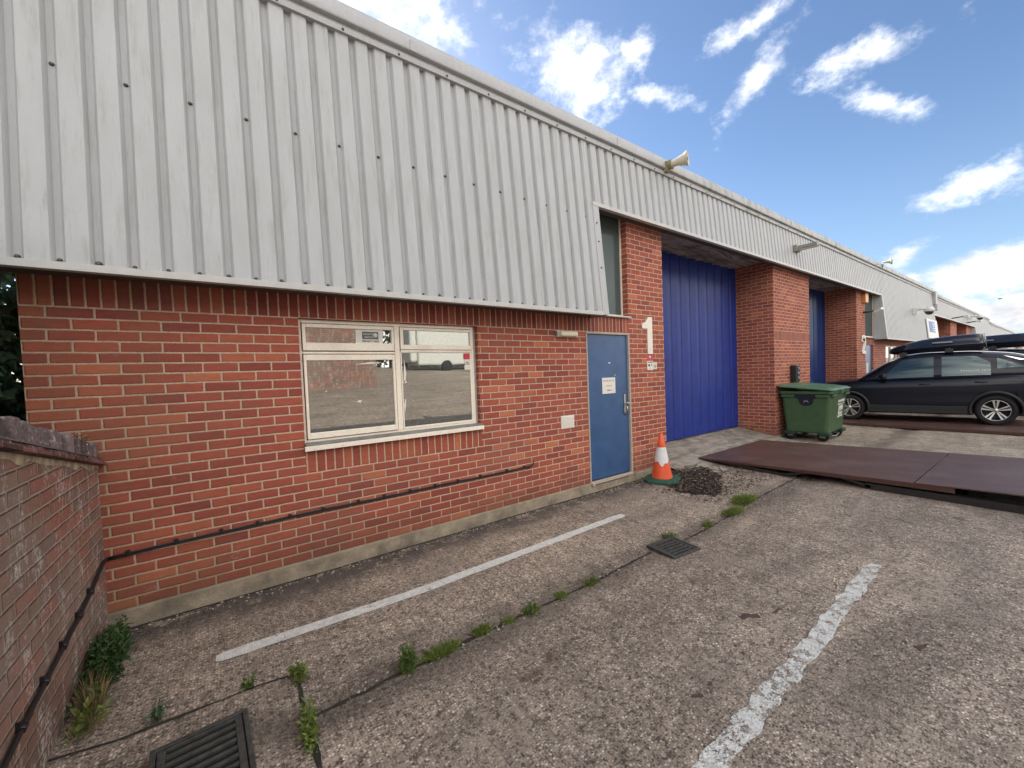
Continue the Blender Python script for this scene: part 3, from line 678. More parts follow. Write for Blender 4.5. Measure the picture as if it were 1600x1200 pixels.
spec1 = dict(x0=0, x1=28.05, dz=0, first=True, walls=W1, extra=[(0, .25, .25, 12, -.2, 4.4), (0, 5.99, .0, .02, 3.9, 4.4)],
    plinths=[(.0, 5.055, -.3, 0), (5.995, 6.875, -.3, -.02), (5.055, 5.995, -.3, -.035), (11.06, 13.19, -.3, -.06), (17.09, 18.0, -.3, -.06), (18.0, 28.05, -.3, 0)],
    shutters=[(6.87, 11.07, 'shutter_blue', .36, .10), (13.18, 17.1, 'shutter_navy', .36, .06)],
    clad=[(-.33, 5.06, 2.30), (5.05, 19.02, 3.76), (19.0, 28.05, 2.30)], cheeks=[(5.165, 1), (18.98, -1)],
    label='long red brick industrial unit under pale ribbed cladding, nearest in the row')
b1, clad1, P1 = build_block(spec1)
# screws of the near cladding
n = 0
for k in range(0, 31):
    x = .095+k/6
    if x < 5.0: screw(x, 2.335, slant_y(2.335)+.032, clad1, random.choice((.85, 1, 1, 1.25)))
for k in range(1, 30, 2): 
    z = 3.565; screw(.098+k/6, z, slant_y(z)+.032, clad1, .95)
for k in range(0, 22): screw(1.52+.5*k, 4.61, -.152, clad1, .9)
for z in (2.9, 3.25, 3.5): screw(5.10, z, slant_y(z)-.008, clad1, .9)

# --- office window of unit 1
wr_ = P1(bpy.data.objects.new('window', None)); COL.objects.link(wr_)
def bars(mb, x0, x1, z0, z1, y0, y1, l, r, bt, tp):
    mb.box(x0, x0+l, y0, y1, z0, z1); mb.box(x1-r, x1, y0, y1, z0, z1); mb.box(x0+l, x1-r, y0, y1, z0, z0+bt); mb.box(x0+l, x1-r, y0, y1, z1-tp, z1)
f = MB(); y = .045
bars(f, 1.566, 3.31, 1.012, 2.097, y, y+.07, .022, .028, .022, .03)
f.box(2.412, 2.462, y-.004, y+.07, 1.034, 2.067)
f.box(1.588, 2.412, y-.002, y+.07, 1.795, 1.815)
fo = f.build('frame', 'cream_paint', wr_, bevel=.004)
g = MB(); g.box(3.31, 3.344, y+.02, y+.07, .99, 2.099); g.box(1.60, 3.3, y+.045, y+.075, 2.0, 2.1); g.build('frame_packing', 'frame_grey', wr_)
s = MB()
bars(s, 1.595, 2.404, 1.823, 2.060, y-.016, y+.03, .026, .024, .07, .034); s.build('top_sash', 'cream_paint', wr_, bevel=.004)
s = MB(); bars(s, 1.595, 2.404, 1.041, 1.788, y-.016, y+.03, .022, .022, .052, .052); s.build('side_sash', 'cream_paint', wr_, bevel=.004)
s = MB(); bars(s, 2.470, 3.276, 1.838, 2.060, y-.012, y+.03, .032, .012, .048, .028); s.box(2.47, 3.28, y-.006, y+.04, 1.812, 1.833); s.build('top_sash', 'cream_paint', wr_, bevel=.004)
s = MB(); bars(s, 2.466, 3.28, 1.036, 1.81, y-.004, y+.03, .012, .022, .022, .006); s.build('pane_bead', 'cream_paint', wr_, bevel=.003)
for (a, b_, c, d) in ((1.60, 2.40, 1.87, 2.045), (1.60, 2.40, 1.07, 1.76), (2.47, 3.275, 1.87, 2.05), (2.47, 3.275, 1.045, 1.81)):
    q = MB(); q.box(a, b_, y+.006, y+.012, c, d); q.build('pane', 'window_glass', wr_)
q = MB(); q.box(1.589, 2.411, y+.02, y+.028, 1.816, 1.83); q.box(1.589, 2.411, y+.02, y+.028, 2.05, 2.066); q.box(1.589, 1.60, y+.02, y+.028, 1.03, 2.05); q.box(1.601, 2.411, y+.02, y+.028, 1.78, 1.7945); q.box(2.463, 3.28, y+.02, y+.028, 1.8335, 1.842); q.build('sash_gap', 'black_void', wr_)
for pts_ in ([(2.496, 1.62), (2.503, 1.74), (2.512, 1.66), (2.52, 1.60), (2.508, 1.52), (2.488, 1.50)], [(2.478, 1.50), (2.52, 1.505), (2.515, 1.525), (2.485, 1.52)], [(2.483, 1.28), (2.497, 1.345), (2.505, 1.33), (2.497, 1.25), (2.486, 1.19)], [(2.03, 1.345), (2.05, 1.36), (2.075, 1.352), (2.06, 1.335)], [(1.76, 1.46), (1.772, 1.465), (1.77, 1.45)], [(2.02, 1.695), (2.16, 1.715), (2.28, 1.712), (2.2, 1.70)]):
    q = MB(); q.prism(pts_, lambda a, b_: Vector((a, y+.0055, b_)), Vector((0, -.0012, 0))); q.build('paint_smear', 'number_cream', wr_)
rm = MB(); rm.box(1.6, 3.3, .13, .24, 1.0, 2.1); rm.build('room_dark', 'black_void', wr_)
si = MB(); si.box(1.556, 3.352, -.045, .044, .952, .988, mi=0); si.box(1.557, 3.351, -.055, -.0455, .950, .992, mi=1); si.box(1.567, 3.343, -.044, .045, .989, 1.012, mi=0)
si.build('sill', ['sill_grey', 'cream_paint'], wr_, bevel=.003)
# stickers in the window
def plate(name, x0, x1, z0, z1, y, mat, label=None, cat=None, th=.003, parent=None):
    m_ = MB(); m_.box(x0, x1, y-th, y, z0, z1); o = m_.build(name, mat, parent)
    if label: tag(o, label, cat)
    return o
X, ZU = (1, 0, 0), (0, 0, 1)
st = plate('window_sticker', 2.045, 2.30, 1.88, 2.026, .049, 'white_paper', 'grey and white sticker behind the small upper left window pane', 'sticker')
plate('panel', 2.105, 2.255, 1.935, 2.005, .046, 'sticker_dark', parent=st)
place_text('security\nalarms', .032, (2.165, .042, 1.97), X, ZU, 'sign_white', st); place_text('020 8317 4422', .026, (2.18, .042, 1.915), X, ZU, 'ink', st)
mm = MB(); mm.lathe([(.0, 0), (.022, 0), (.022, .002), (0, .002)], (2.228, .044, 1.972), (0, -1, 0), 14); mm.build('badge', 'sign_white', st)
st = plate('window_sticker', 3.19, 3.262, 1.62, 1.80, .049, 'white_paper', 'small red and white notice at the upper right of the large right pane', 'sticker')
plate('panel', 3.185, 3.264, 1.735, 1.80, .046, 'sticker_red', parent=st); place_text('FIRE\nACTION', .02, (3.225, .045, 1.69), X, ZU, 'ink', st)
plate('window_sticker', 2.355, 2.378, 1.878, 1.905, .049, 'white_paper', 'tiny white tag in the lower right corner of the upper left pane', 'sticker')

# --- door of unit 1
dr = P1(bpy.data.objects.new('door', None)); COL.objects.link(dr)
f = MB(); f.box(5.061, 5.085, -.008, .10, .02, 2.098); f.box(5.955, 5.989, -.008, .10, .0, 2.098); f.box(5.085, 5.955, -.008, .10, 2.072, 2.098); f.build('frame', 'door_frame', dr, bevel=.003)
f = MB(); f.box(5.088, 5.952, .022, .066, .022, 2.068); lf = f.build('door_leaf', 'door_blue', dr, bevel=.003)
f = MB(); f.box(5.085, 5.955, .030, .07, 2.0685, 2.072); f.build('head_gap', 'black_void', dr)
f = MB()
f.obox((5.5, -.018, -.002), Vector((.45, 0, .0)), Vector((0, .03, .004)), Vector((0, 0, .012))); f.obox((5.08, -.025, -.018), Vector((.02, 0, 0)), Vector((0, .03, 0)), Vector((0, 0, .02))); f.build('threshold', 'door_frame', dr, bevel=.003)
for z in (1.83, 1.53, .95, .12):
    h = MB(); h.box(5.083, 5.094, .012, .024, z-.06, z+.06); h.build('hinge', 'black_plastic', dr)
h = MB(); h.box(5.845, 5.885, .012, .022, .90, 1.19); hp = h.build('handle_plate', 'steel', dr, bevel=.004)
h = MB(); h.tube([(5.865, .012, 1.06), (5.865, -.035, 1.06), (5.90, -.04, 1.055), (5.915, -.036, 1.05)], .009); h.tube([(5.865, .012, 1.03), (5.865, -.03, 1.0), (5.865, -.032, .94), (5.862, .012, .92)], .008)
h.build('handle', 'steel', dr); h = MB(); h.box(5.838, 5.892, .0165, .0215, .88, 1.20); h.build('back_plate', 'black_plastic', dr)
mk = MB(); mk.box(5.535, 5.57, .020, .0217, 1.655, 1.672); mk.box(5.66, 5.672, .020, .0217, 1.475, 1.492); mk.build('paint_chip', 'white_paper', dr)
nt = plate('door_notice', 5.385, 5.665, 1.222, 1.452, .0205, 'white_paper', 'white paper notice taped to the blue door', 'notice')
place_text('PLEASE KNOCK', .034, (5.525, .017, 1.405), X, ZU, 'grey_ink', nt); place_text('Deliveries', .03, (5.525, .017, 1.335), X, ZU, 'grey_ink', nt); place_text('walk in', .036, (5.53, .017, 1.27), X, ZU, 'ink', nt)

# --- tall window above the door
tw = P1(bpy.data.objects.new('window', None)); COL.objects.link(tw)
f = MB(); bars(f, 5.30, 5.99, 2.345, 3.88, .10, .15, .03, .022, .04, .04); f.build('frame', 'cream_paint', tw, bevel=.003)
f = MB(); f.box(5.33, 5.968, .12, .126, 2.385, 3.84); f.build('pane', 'tall_glass', tw)
f = MB(); f.box(5.17, 5.996, -.05, .10, 2.326, 2.344); f.build('sill', 'trim_metal', tw)
f = MB(); f.box(5.0, 5.99, -.12, .25, 3.885, 3.95); P1(f.build('window_soffit', 'plinth_concrete'))
f = MB(); f.box(5.3, 5.99, .2, .25, 2.33, 3.88); f.build('room_dark', 'black_void', tw)
# unit 2 openings
dr2 = P1(bpy.data.objects.new('door', None)); COL.objects.link(dr2)
f = MB(); f.box(18.0, 18.92, .05, .10, 0, 2.1); f.build('door_leaf', 'door_blue', dr2); f = MB(); f.box(18.3, 18.5, .045, .05, .75, 1.5); f.build('notice', 'white_paper', dr2)
tw2 = P1(bpy.data.objects.new('window', None)); COL.objects.link(tw2)
f = MB(); bars(f, 18.0, 18.96, 2.345, 3.88, .012, .05, .03, .022, .04, .04); f.build('frame', 'cream_paint', tw2); f = MB(); f.box(18.03, 18.93, .02, .026, 2.385, 3.84); f.build('pane', 'tall_glass', tw2)
f = MB(); f.box(18.0, 18.98, -.05, .10, 2.326, 2.344); f.build('sill', 'trim_metal', tw2)
f = MB(); f.box(18.0, 18.99, -.12, .25, 3.885, 3.95); P1(f.build('window_soffit', 'plinth_concrete'))
w2 = P1(bpy.data.objects.new('window', None)); COL.objects.link(w2)
f = MB(); bars(f, 20.5, 22.3, .975, 2.1, .04, .1, .05, .05, .05, .05); f.box(21.35, 21.45, .035, .1, 1.02, 2.05); f.build('frame', 'cream_paint', w2); f = MB(); f.box(20.55, 22.25, .07, .076, 1.02, 2.05); f.build('pane', 'window_glass', w2)
# air vent
f = MB(); f.box(4.553, 4.785, -.008, 0, .812, .982)
for k in range(9): f.box(4.57, 4.77, -.014, -.008, .825+k*.0165, .833+k*.0165)
P1(f.build('air_vent', 'white_paper'))

# more blocks further along, one pair of units each
def far_block(x0, dz, lab, x1=None, pitch=23.1, n=1):
    W = []; sh = []; cla = []; chk = []; s = 0; xb = x0
    o = x0-28.05+23.1   # local origin so unit pattern repeats
    def X_(v): return o+v
    W += [(X_(4.95), X_(6.87), 2.33, 3.88, 1., ''), (X_(5.99), X_(6.87), -.1, 2.33, 1., ''), (X_(4.95), X_(5.99), 2.1, 2.33, .25, ''), (X_(11.07), X_(13.18), -.1, 3.88, 1., ''), (X_(17.1), X_(18.0), -.1, 3.88, 1., ''),
          (X_(18.0), X_(19.1), 0, 3.88, .25, ''), (X_(19.1), X_(28.05), 0, 2.33, .25, '')]
    sh = [(X_(6.87), X_(11.07), 'shutter_far', 1., .05), (X_(13.18), X_(17.1), 'shutter_far', 1., .05)]
    cla = [(X_(4.95), X_(19.02), 3.76), (X_(19.0), X_(28.05), 2.30)]; chk = [(X_(18.98), -1)]
    return build_block(dict(x0=X_(4.95), x1=X_(28.0), dz=dz, first=False, far=True, walls=W, plinths=None, shutters=sh, clad=cla, cheeks=chk, label=lab, group='brick industrial buildings in the row'))
simple('shutter_far', (.10, .065, .075), .6)
far_block(28.05, -.14, 'second brick industrial building in the row, behind the roof box')
far_block(51.15, -.42, 'third brick industrial building in the row, its pale cladding small in the distance')
far_block(74.25, -.52, 'fourth and farthest brick industrial building at the vanishing end of the row')
b1['group'] = 'brick industrial buildings in the row'
# party-wall downpipe box between the blocks
f = MB(); f.box(28.0, 28.4, -.26, -.05, 4.1, 4.70); f.box(28.1, 28.25, -.30, -.15, 3.8, 4.098); tag(f.build('rainwater_hopper', 'cap_metal', bevel=.02), 'pale metal hopper box at the roof edge where the nearest building ends', 'hopper')

def lichen(name, col, pale, amt):
    m, t, b = newmat(name); P = t.pos()
    oi = t.node('ShaderNodeNewGeometry').outputs['Random Per Island']
    c = t.mix(oi, tuple(v*.35 for v in col), tuple(v*1.5 for v in col)); c = t.mix(1., c, t.ramp(t.noise(P, 35, 5, .7), [(.3, (.6,)*3), (.7, (1.35,)*3)]), 'MULTIPLY')
    k = t.m('MULTIPLY', t.ss(t.noise(P, 30, 5, .75), .55, .68), amt); c = t.mix(k, c, pale)
    c = t.mix(t.m('MULTIPLY', t.ss(t.noise(P, 70, 3, .6), .66, .72), amt), c, (.6, .58, .54))
    t.put(b.inputs['Base Color'], c); b.inputs['Roughness'].default_value = .9; t.put(b.inputs['Normal'], t.bump(t.noise(P, 60, 6, .75), .009))
# ------------------------------------------------------------------ boundary wall
def zt(y): return 1.03+.205*min(-y, 2.4)     # underside of the creasing tiles
mb = MB(); ysb = [0-.001, -.6, -1.2, -1.8, -2.4, -3.2, -4.2]
XB = .30
for i, (a, b_) in enumerate(zip(ysb, ysb[1:])):
    for xx in (XB, XB-.215):
        mb.poly([(xx, a, -.3), (xx, b_, -.3), (xx, b_, zt(b_)), (xx, a, zt(a))])
mb.poly([(XB, ysb[-1], -.3), (XB-.215, ysb[-1], -.3), (XB-.215, ysb[-1], zt(ysb[-1])), (XB, ysb[-1], zt(ysb[-1]))])
bw = empty('boundary_wall', (XB-.1, -2, -.15)); tag(bw, 'old dark brick boundary wall with a sloping weathered coping at left', 'wall')
def K(o, par=bw):
    o.parent = par; o.matrix_parent_inverse = Matrix.Translation(-Vector(par.location)); return o
K(mb.build('brick_face', 'brick_old'))
mb = MB()
rr = random.Random(3); yy = -.0
for lay, (h0, h1, pr, ml) in enumerate(((0, .020, .045, 0), (.022, .040, .026, 0))):
    yy = -.002
    while yy > -4.15:
        l = .165+rr.uniform(-.01, .01); j = rr.uniform(-.004, .004)
        a, b_ = yy, yy-l+.004
        P8 = [(x, y_, zt(y_)+z_) for x in (XB-.26-pr+.04, XB+pr+j) for y_ in (a, b_) for z_ in (h0, h1)]
        v = [mb.bm.verts.new(p) for p in P8]
        for q in [(0, 1, 3, 2), (4, 6, 7, 5), (0, 4, 5, 1), (2, 3, 7, 6), (0, 2, 6, 4), (1, 5, 7, 3)]: mb.bm.faces.new([v[i] for i in q])
        yy -= l
K(mb.build('creasing_tiles', 'brick_tile', bevel=.003)) if 'brick_tile' in MATS else None
lichen('brick_tile', (.17, .075, .065), (.45, .40, .36), .8); simple('tile_plain', (.22, .09, .078), .85, var=.5, scale=18, bump=.006, bscale=70)
if 'creasing_tiles' not in bpy.data.objects: K(mb.build('creasing_tiles', 'brick_tile', bevel=.003))
lichen('coping_brick', (.16, .12, .118), (.50, .46, .42), 1.)
mb = MB(); yy = -.01
while yy > -4.1:
    l = .062+rr.uniform(-.004, .004); j = rr.uniform(-.006, .006); t_ = rr.uniform(-.006, .004)
    a, b_ = yy, yy-l
    sk = rr.uniform(-.008, .008); P8 = [(x+(sk if y_ == a else 0), y_+rr.uniform(-.002, .002), zt(y_)+z_) for x in (XB-.225, XB+.004+j*1.6) for y_ in (a, b_) for z_ in (.040, .156+t_*1.8)]
    v = [mb.bm.verts.new(p) for p in P8]
    for q in [(0, 1, 3, 2), (4, 6, 7, 5), (0, 4, 5, 1), (2, 3, 7, 6), (0, 2, 6, 4), (1, 5, 7, 3)]: mb.bm.faces.new([v[i] for i in q])
    yy -= l+.013
K(mb.build('coping', 'coping_brick', bevel=.009))
mb = MB()
for i in range(26):
    a, b_ = -.004-i*.16, -.004-(i+1)*.16
    mb.poly([(XB-.022, a, zt(a)+.03), (XB-.022, b_, zt(b_)+.03), (XB-.022, b_, zt(b_)+.125), (XB-.022, a, zt(a)+.125)]); mb.poly([(XB-.022, a, zt(a)+.125), (XB-.022, b_, zt(b_)+.125), (XB-.22, b_, zt(b_)+.125), (XB-.22, a, zt(a)+.125)])
    mb.poly([(XB+.03, a, zt(a)+.042), (XB+.03, b_, zt(b_)+.042), (XB+.0, b_, zt(b_)+.062), (XB+.0, a, zt(a)+.062)])
K(mb.build('mortar_bed', 'mortar_old')) if 'mortar_old' in MATS else None
simple('mortar_old', (.105, .095, .08), .95, var=.5, scale=30, bump=.006)
if 'mortar_bed' not in bpy.data.objects: K(mb.build('mortar_bed', 'mortar_old'))
mb = MB()   # thick band of smeared mortar just under the tiles
for i in range(84):
    a, b_ = -.002-i*.05, -.002-(i+1)*.05; wd = lambda y_: .034+.040*mnoise.noise(Vector((y_*7, 0, 0)))+.012*mnoise.noise(Vector((y_*40, 0, 0)))
    mb.poly([(XB+.004, a, zt(a)-.001), (XB+.004, b_, zt(b_)-.001), (XB+.003, b_, zt(b_)-wd(b_)), (XB+.003, a, zt(a)-wd(a))])
K(mb.build('mortar_smear', 'mortar_render'))

# ------------------------------------------------------------------ cables
mb = MB(); pts = [(XB+.012, -.02, .385), (XB+.016, -.10, .40), (XB+.016, -.427, .329), (XB+.016, -.662, .294), (XB+.016, -.92, .267), (XB+.016, -1.174, .24), (XB+.016, -1.427, .207), (XB+.016, -1.75, .15), (XB+.016, -2.3, .06), (XB+.016, -3.0, -.02)]
mb.tube(pts, .0105, 8)
root = empty('cable', (XB, -1, .3)); tag(root, 'thick black cable clipped along the old boundary wall', 'cable'); bpy.context.view_layer.update()
def KK(o, r): o.parent = r; o.matrix_parent_inverse = Matrix.Translation(-Vector(r.location)); return o
KK(mb.build('cable_run', 'black_plastic'), root)
for p in pts[2:8]:
    m2 = MB(); m2.tube([(p[0], p[1]+.014, p[2]+.002), (p[0], p[1]-.014, p[2]-.002)], .0155, 8); m2.box(XB, XB+.012, p[1]-.006, p[1]+.006, p[2], p[2]+.028); KK(m2.build('clip', 'black_plastic'), root)
root = empty('cable', (2, 0, .4)); tag(root, 'thin black cable clipped low along the red brick wall under the window', 'cable')
mb = MB(); cp = []
for k in range(75):
    x = .312+k*.05; z = .385+.030*(1-math.exp(-(x-.3)*2.2))+.002*math.sin(x*5)+.001*math.sin(x*23)
    if x < 4.03: cp.append((x, -.011, z))
mb.tube(cp, .0075, 7); mb.tube([(x, -.011, z-.014) for x, y, z in cp if x > 0], .006, 6)
mb.tube([cp[-1], (4.04, -.013, .418), (4.058, -.015, .44), (4.06, -.018, .48)], .0065, 7); KK(mb.build('cable_run', 'black_plastic'), root)
for x in (.42, .68, .95, 1.19, 1.42, 1.68, 1.98, 2.22, 2.48, 2.75, 3.02, 3.3, 3.66, 3.92):
    z = .385+.030*(1-math.exp(-(x-.3)*2.2)); m2 = MB(); m2.box(x-.012, x+.012, -.022, 0, z-.016, z+.024); KK(m2.build('clip', 'black_plastic', bevel=.003), root)

# ------------------------------------------------------------------ wall fittings
r_ = empty('wall_light', (4.69, 0, 2.05)); tag(r_, 'cream rectangular bulkhead light on the brick beside the blue door', 'light')
m_ = MB(); m_.box(4.505, 4.885, -.035, 0, 2.008, 2.095); KK(m_.build('housing', 'lamp_cream', bevel=.012), r_)
m_ = MB(); m_.box(4.55, 4.85, -.075, -.036, 2.018, 2.085); KK(m_.build('lens', 'lamp_lens', bevel=.018), r_)
m_ = MB(); m_.box(4.498, 4.515, -.045, -.005, 2.02, 2.08); KK(m_.build('bracket', 'lamp_grey'), r_)
r_ = empty('flood_light', (11.85, -.2, 4.2)); tag(r_, 'long grey light fitting jutting out from the ribbed cladding near the eaves', 'light')
m_ = MB(); m_.box(11.79, 11.97, -.60, -.19, 4.17, 4.245); KK(m_.build('housing', 'lamp_grey', bevel=.01), r_)
m_ = MB(); m_.box(11.81, 11.95, -.58, -.22, 4.155, 4.169); KK(m_.build('lens', 'lamp_cream'), r_)
m_ = MB(); m_.box(11.77, 11.99, -.235, -.15, 4.13, 4.28); KK(m_.build('bracket', 'lamp_grey', bevel=.01), r_)
# number 1
f1 = lambda a, b_: Vector((6.30+a, -.012, 1.79+b_))
mb = MB(); mb.prism([(.13, 0), (.255, 0), (.255, .58), (.155, .58), (.13, .54), (.09, .50), (0, .475), (0, .395), (.13, .395)], f1, Vector((0, .012, 0)))
tag(mb.build('house_number', 'number_cream', bevel=.002), 'tall cream number 1 fixed to the brick pier beside the blue shutter', 'number sign')
place = []
def curve2():
    out = []; W_ = .36; H_ = .53
    path = [(.04, .40), (.05, .47), (.12, .515), (.2, .52), (.28, .49), (.315, .42), (.29, .34), (.22, .24), (.12, .12), (.06, .03)]
    return path
mb = MB()
pth = curve2(); fx = lambda a, b_: Vector((17.55+a, -.02, 1.80+b_))
w = .085
for (a, b_) in zip(pth, pth[1:]):
    A, B = Vector((*a, 0)), Vector((*b_, 0)); d = (B-A).normalized(); n_ = Vector((-d.y, d.x, 0))*w; d = d*.012
    c = (A+B)/2; mb.obox(fx(c.x, c.y), (fx(*(A-d).xy)-fx(*(B+d).xy))/2, Vector((n_.x, 0, n_.y)), Vector((0, .01, 0)))
mb.box(17.58, 17.92, -.031, -.009, 1.80, 1.90)
tag(mb.build('house_number', 'number_cream'), 'tall cream number 2 on the farther pier above the black car', 'number sign')
st = plate('wall_sticker', 6.413, 6.563, 1.684, 1.782, -.001, 'sticker_red', 'red sticker directly beneath the number 1 on the pier', 'sticker')
m_ = MB(); m_.lathe([(0, 0), (.022, 0), (.022, .002), (0, .002)], (6.48, -.005, 1.74), (0, -1, 0), 14); m_.build('emblem', 'sign_white', st)
st = plate('wall_sticker', 6.413, 6.56, 1.54, 1.681, -.001, 'white_paper', 'cream warning sticker under the red one on the pier', 'sticker')
place_text('ALARM', .036, (6.487, -.005, 1.66), X, ZU, 'ink', st); plate('symbol', 6.435, 6.475, 1.595, 1.63, -.005, 'ink', parent=st, th=.001); plate('symbol', 6.50, 6.535, 1.60, 1.635, -.005, 'grey_ink', parent=st, th=.001); place_text('ii  ii', .03, (6.485, -.005, 1.565), X, ZU, 'grey_ink', st)
st = plate('wall_sticker', 6.565, 6.662, 1.548, 1.662, -.001, 'lamp_cream', 'small yellowish sticker at the right of the warning stickers on the pier', 'sticker')
plate('symbol', 6.59, 6.635, 1.575, 1.62, -.005, 'grey_ink', parent=st, th=.001)
# horn loudspeaker at the eaves
r_ = empty('horn_loudspeaker', (6.85, -.15, 4.70)); tag(r_, 'weathered cream horn loudspeaker on the roof edge above the blue shutter', 'loudspeaker')
d = Vector((.36, -.92, .06)).normalized(); o_ = Vector((6.83, -.22, 4.73))
m_ = MB(); m_.lathe([(.0, .0), (.045, 0), (.052, .03), (.056, .10), (.064, .12), (.076, .17), (.096, .22), (.114, .25), (.116, .257), (.108, .255), (.085, .215), (.055, .18), (.03, .16), (.0, .16)], o_, d, 24); KK(m_.build('horn', 'horn_cream'), r_)
m_ = MB(); m_.lathe([(0, .15), (.028, .16), (.03, .24), (.018, .258), (0, .262)], o_, d, 14); KK(m_.build('reflex_cone', 'lamp_grey'), r_)
m_ = MB(); m_.tube([o_+d*(-.05), o_+d*.02], .075, 12, rs=[.06, .075]); m_.tube([(6.80, -.13, 4.66), (6.80, -.2, 4.68), o_+d*.05-Vector((0, 0, .07))], .02, 8); m_.box(6.76, 6.84, -.2, -.13, 4.62, 4.78); KK(m_.build('bracket', 'horn_lichen', bevel=.004), r_)
# socket box on the pier over the bin
r_ = empty('meter_box', (12.1, 0, 1.35)); tag(r_, 'small black electrical box on the brick pier above the green bin', 'electrical box')
m_ = MB(); m_.box(11.92, 12.14, -.13, 0, 1.12, 1.52); KK(m_.build('housing', 'black_plastic', bevel=.015), r_)
for z in (1.44, 1.33, 1.22):
    m_ = MB(); m_.lathe([(0, -.01), (.03, -.01), (.034, 0), (.0, 0)], (12.05, -.131, z), (0, 1, 0), 12); KK(m_.build('socket_cover', 'galv'), r_)
# fittings of unit 2
r_ = empty('alarm_box', (17.85, 0, 3.65)); tag(r_, 'amber alarm box high on the brick pier above number 2', 'alarm'); m_ = MB(); m_.prism([(-.14, -.17), (.14, -.17), (.16, .12), (0, .2), (-.16, .12)], lambda a, b_: Vector((17.80+a, -.1, 3.6+b_)), Vector((0, .1, 0))); KK(m_.build('housing', 'amber', bevel=.01), r_)
r_ = empty('flood_light', (18.0, 0, 3.15)); tag(r_, 'small floodlight on an arm beside the tall window of the second unit', 'light'); m_ = MB(); m_.tube([(17.75, 0, 3.12), (17.9, -.25, 3.15)], .03); KK(m_.build('arm', 'black_plastic'), r_); m_ = MB(); m_.obox((17.98, -.33, 3.17), Vector((.13, 0, .02)), Vector((0, .09, -.04)), Vector((0, .01, .03))); KK(m_.build('head', 'lamp_cream'), r_)
r_ = empty('horn_loudspeaker', (19.2, -.2, 4.8)); tag(r_, 'distant small horn loudspeaker on the roof edge near the second unit', 'loudspeaker'); m_ = MB(); m_.lathe([(.0, .0), (.03, 0), (.04, .1), (.08, .18), (.12, .22), (.11, .22), (.04, .12), (0, .12)], (19.2, -.2, 4.86), d, 14); KK(m_.build('horn', 'horn_cream'), r_); m_ = MB(); m_.tube([(19.2, -.17, 4.7), (19.2, -.2, 4.8)], .03); KK(m_.build('bracket', 'lamp_grey'), r_)
def dome(x, z, lab):
    r_ = empty('dome_camera', (x, -.3, z)); tag(r_, lab, 'camera', 'dome cameras on brackets along the cladding')
    m_ = MB(); m_.box(x-.09, x+.09, -.36, -.2, z-.12, z+.12); m_.tube([(x, -.33, z+.05), (x, -.45, z+.07), (x, -.62, z+.05)], .05, 10); m_.lathe([(0, .13), (.10, .12), (.15, .04), (.16, -.05), (0, -.05)], (x, -.68, z-.02), (0, 0, 1), 16); KK(m_.build('bracket', 'sign_white'), r_)
    m_ = MB(); m_.lathe([(0, -.17), (.08, -.15), (.12, -.10), (.14, -.03), (0, -.03)], (x, -.68, z-.03), (0, 0, 1), 16); KK(m_.build('dome', 'box_black'), r_)
dome(23.5, 3.48, 'white bracketed dome camera on the pale cladding above the roof box'); dome(39.0, 4.05, 'farther dome camera on the second building of the row')
r_ = empty('company_sign', (26.9, -.33, 2.9)); tag(r_, 'white sign with blue panel at the end of the pale cladding above the roof box', 'sign')
fs = lambda a, b_: Vector((25.7+a, slant_y(2.5+b_)-.02, 2.46+b_))
m_ = MB(); m_.prism([(0, 0), (2.3, 0), (2.3, .85), (0, .85)], fs, Vector((0, -.03, 0))); KK(m_.build('board', 'sign_white'), r_)
m_ = MB(); m_.prism([(.35, .28), (1.6, .28), (1.6, .76), (.35, .76)], lambda a, b_: fs(a, b_)+Vector((0, -.032, 0)), Vector((0, -.006, 0))); KK(m_.build('panel', 'sign_blue'), r_)
for i in range(4):
    m_ = MB(); m_.prism([(1.05, .34+i*.1), (1.5+.1*(i%2), .34+i*.1), (1.5+.1*(i%2), .38+i*.1), (1.05, .38+i*.1)], lambda a, b_: fs(a, b_)+Vector((0, -.039, 0)), Vector((0, -.004, 0))); KK(m_.build('lettering', 'sign_white'), r_)
for x, lab in ((33.0, 'small white floodlight over the first dark opening beyond the sign'), (38.2, 'small white floodlight over the second dark opening beyond the sign')):
    r_ = empty('flood_light', (x, -.2, 3.8)); tag(r_, lab, 'light'); m_ = MB(); m_.tube([(x, -.2, 3.7), (x, -.6, 3.75)], .03); KK(m_.build('arm', 'black_plastic'), r_); m_ = MB(); m_.box(x-.15, x+.15, -.8, -.6, 3.68, 3.8); KK(m_.build('head', 'sign_white'), r_)
m_ = MB(); m_.lathe([(0, -.02), (.05, -.02), (.05, 0), (0, 0)], (13.0, 0, 0), (1, 0, 0), 12); bpy.data.meshes  # spare
m_.bm.free()
m_ = MB(); m_.lathe([(0, -.03), (.06, -.03), (.06, 0), (0, 0)], (17.1, .45, .80), (1, 0, 0), 12); tag(m_.build('pipe_cap', 'black_plastic'), 'round black pipe cap low on the shaded side of the second pier', 'pipe cap')

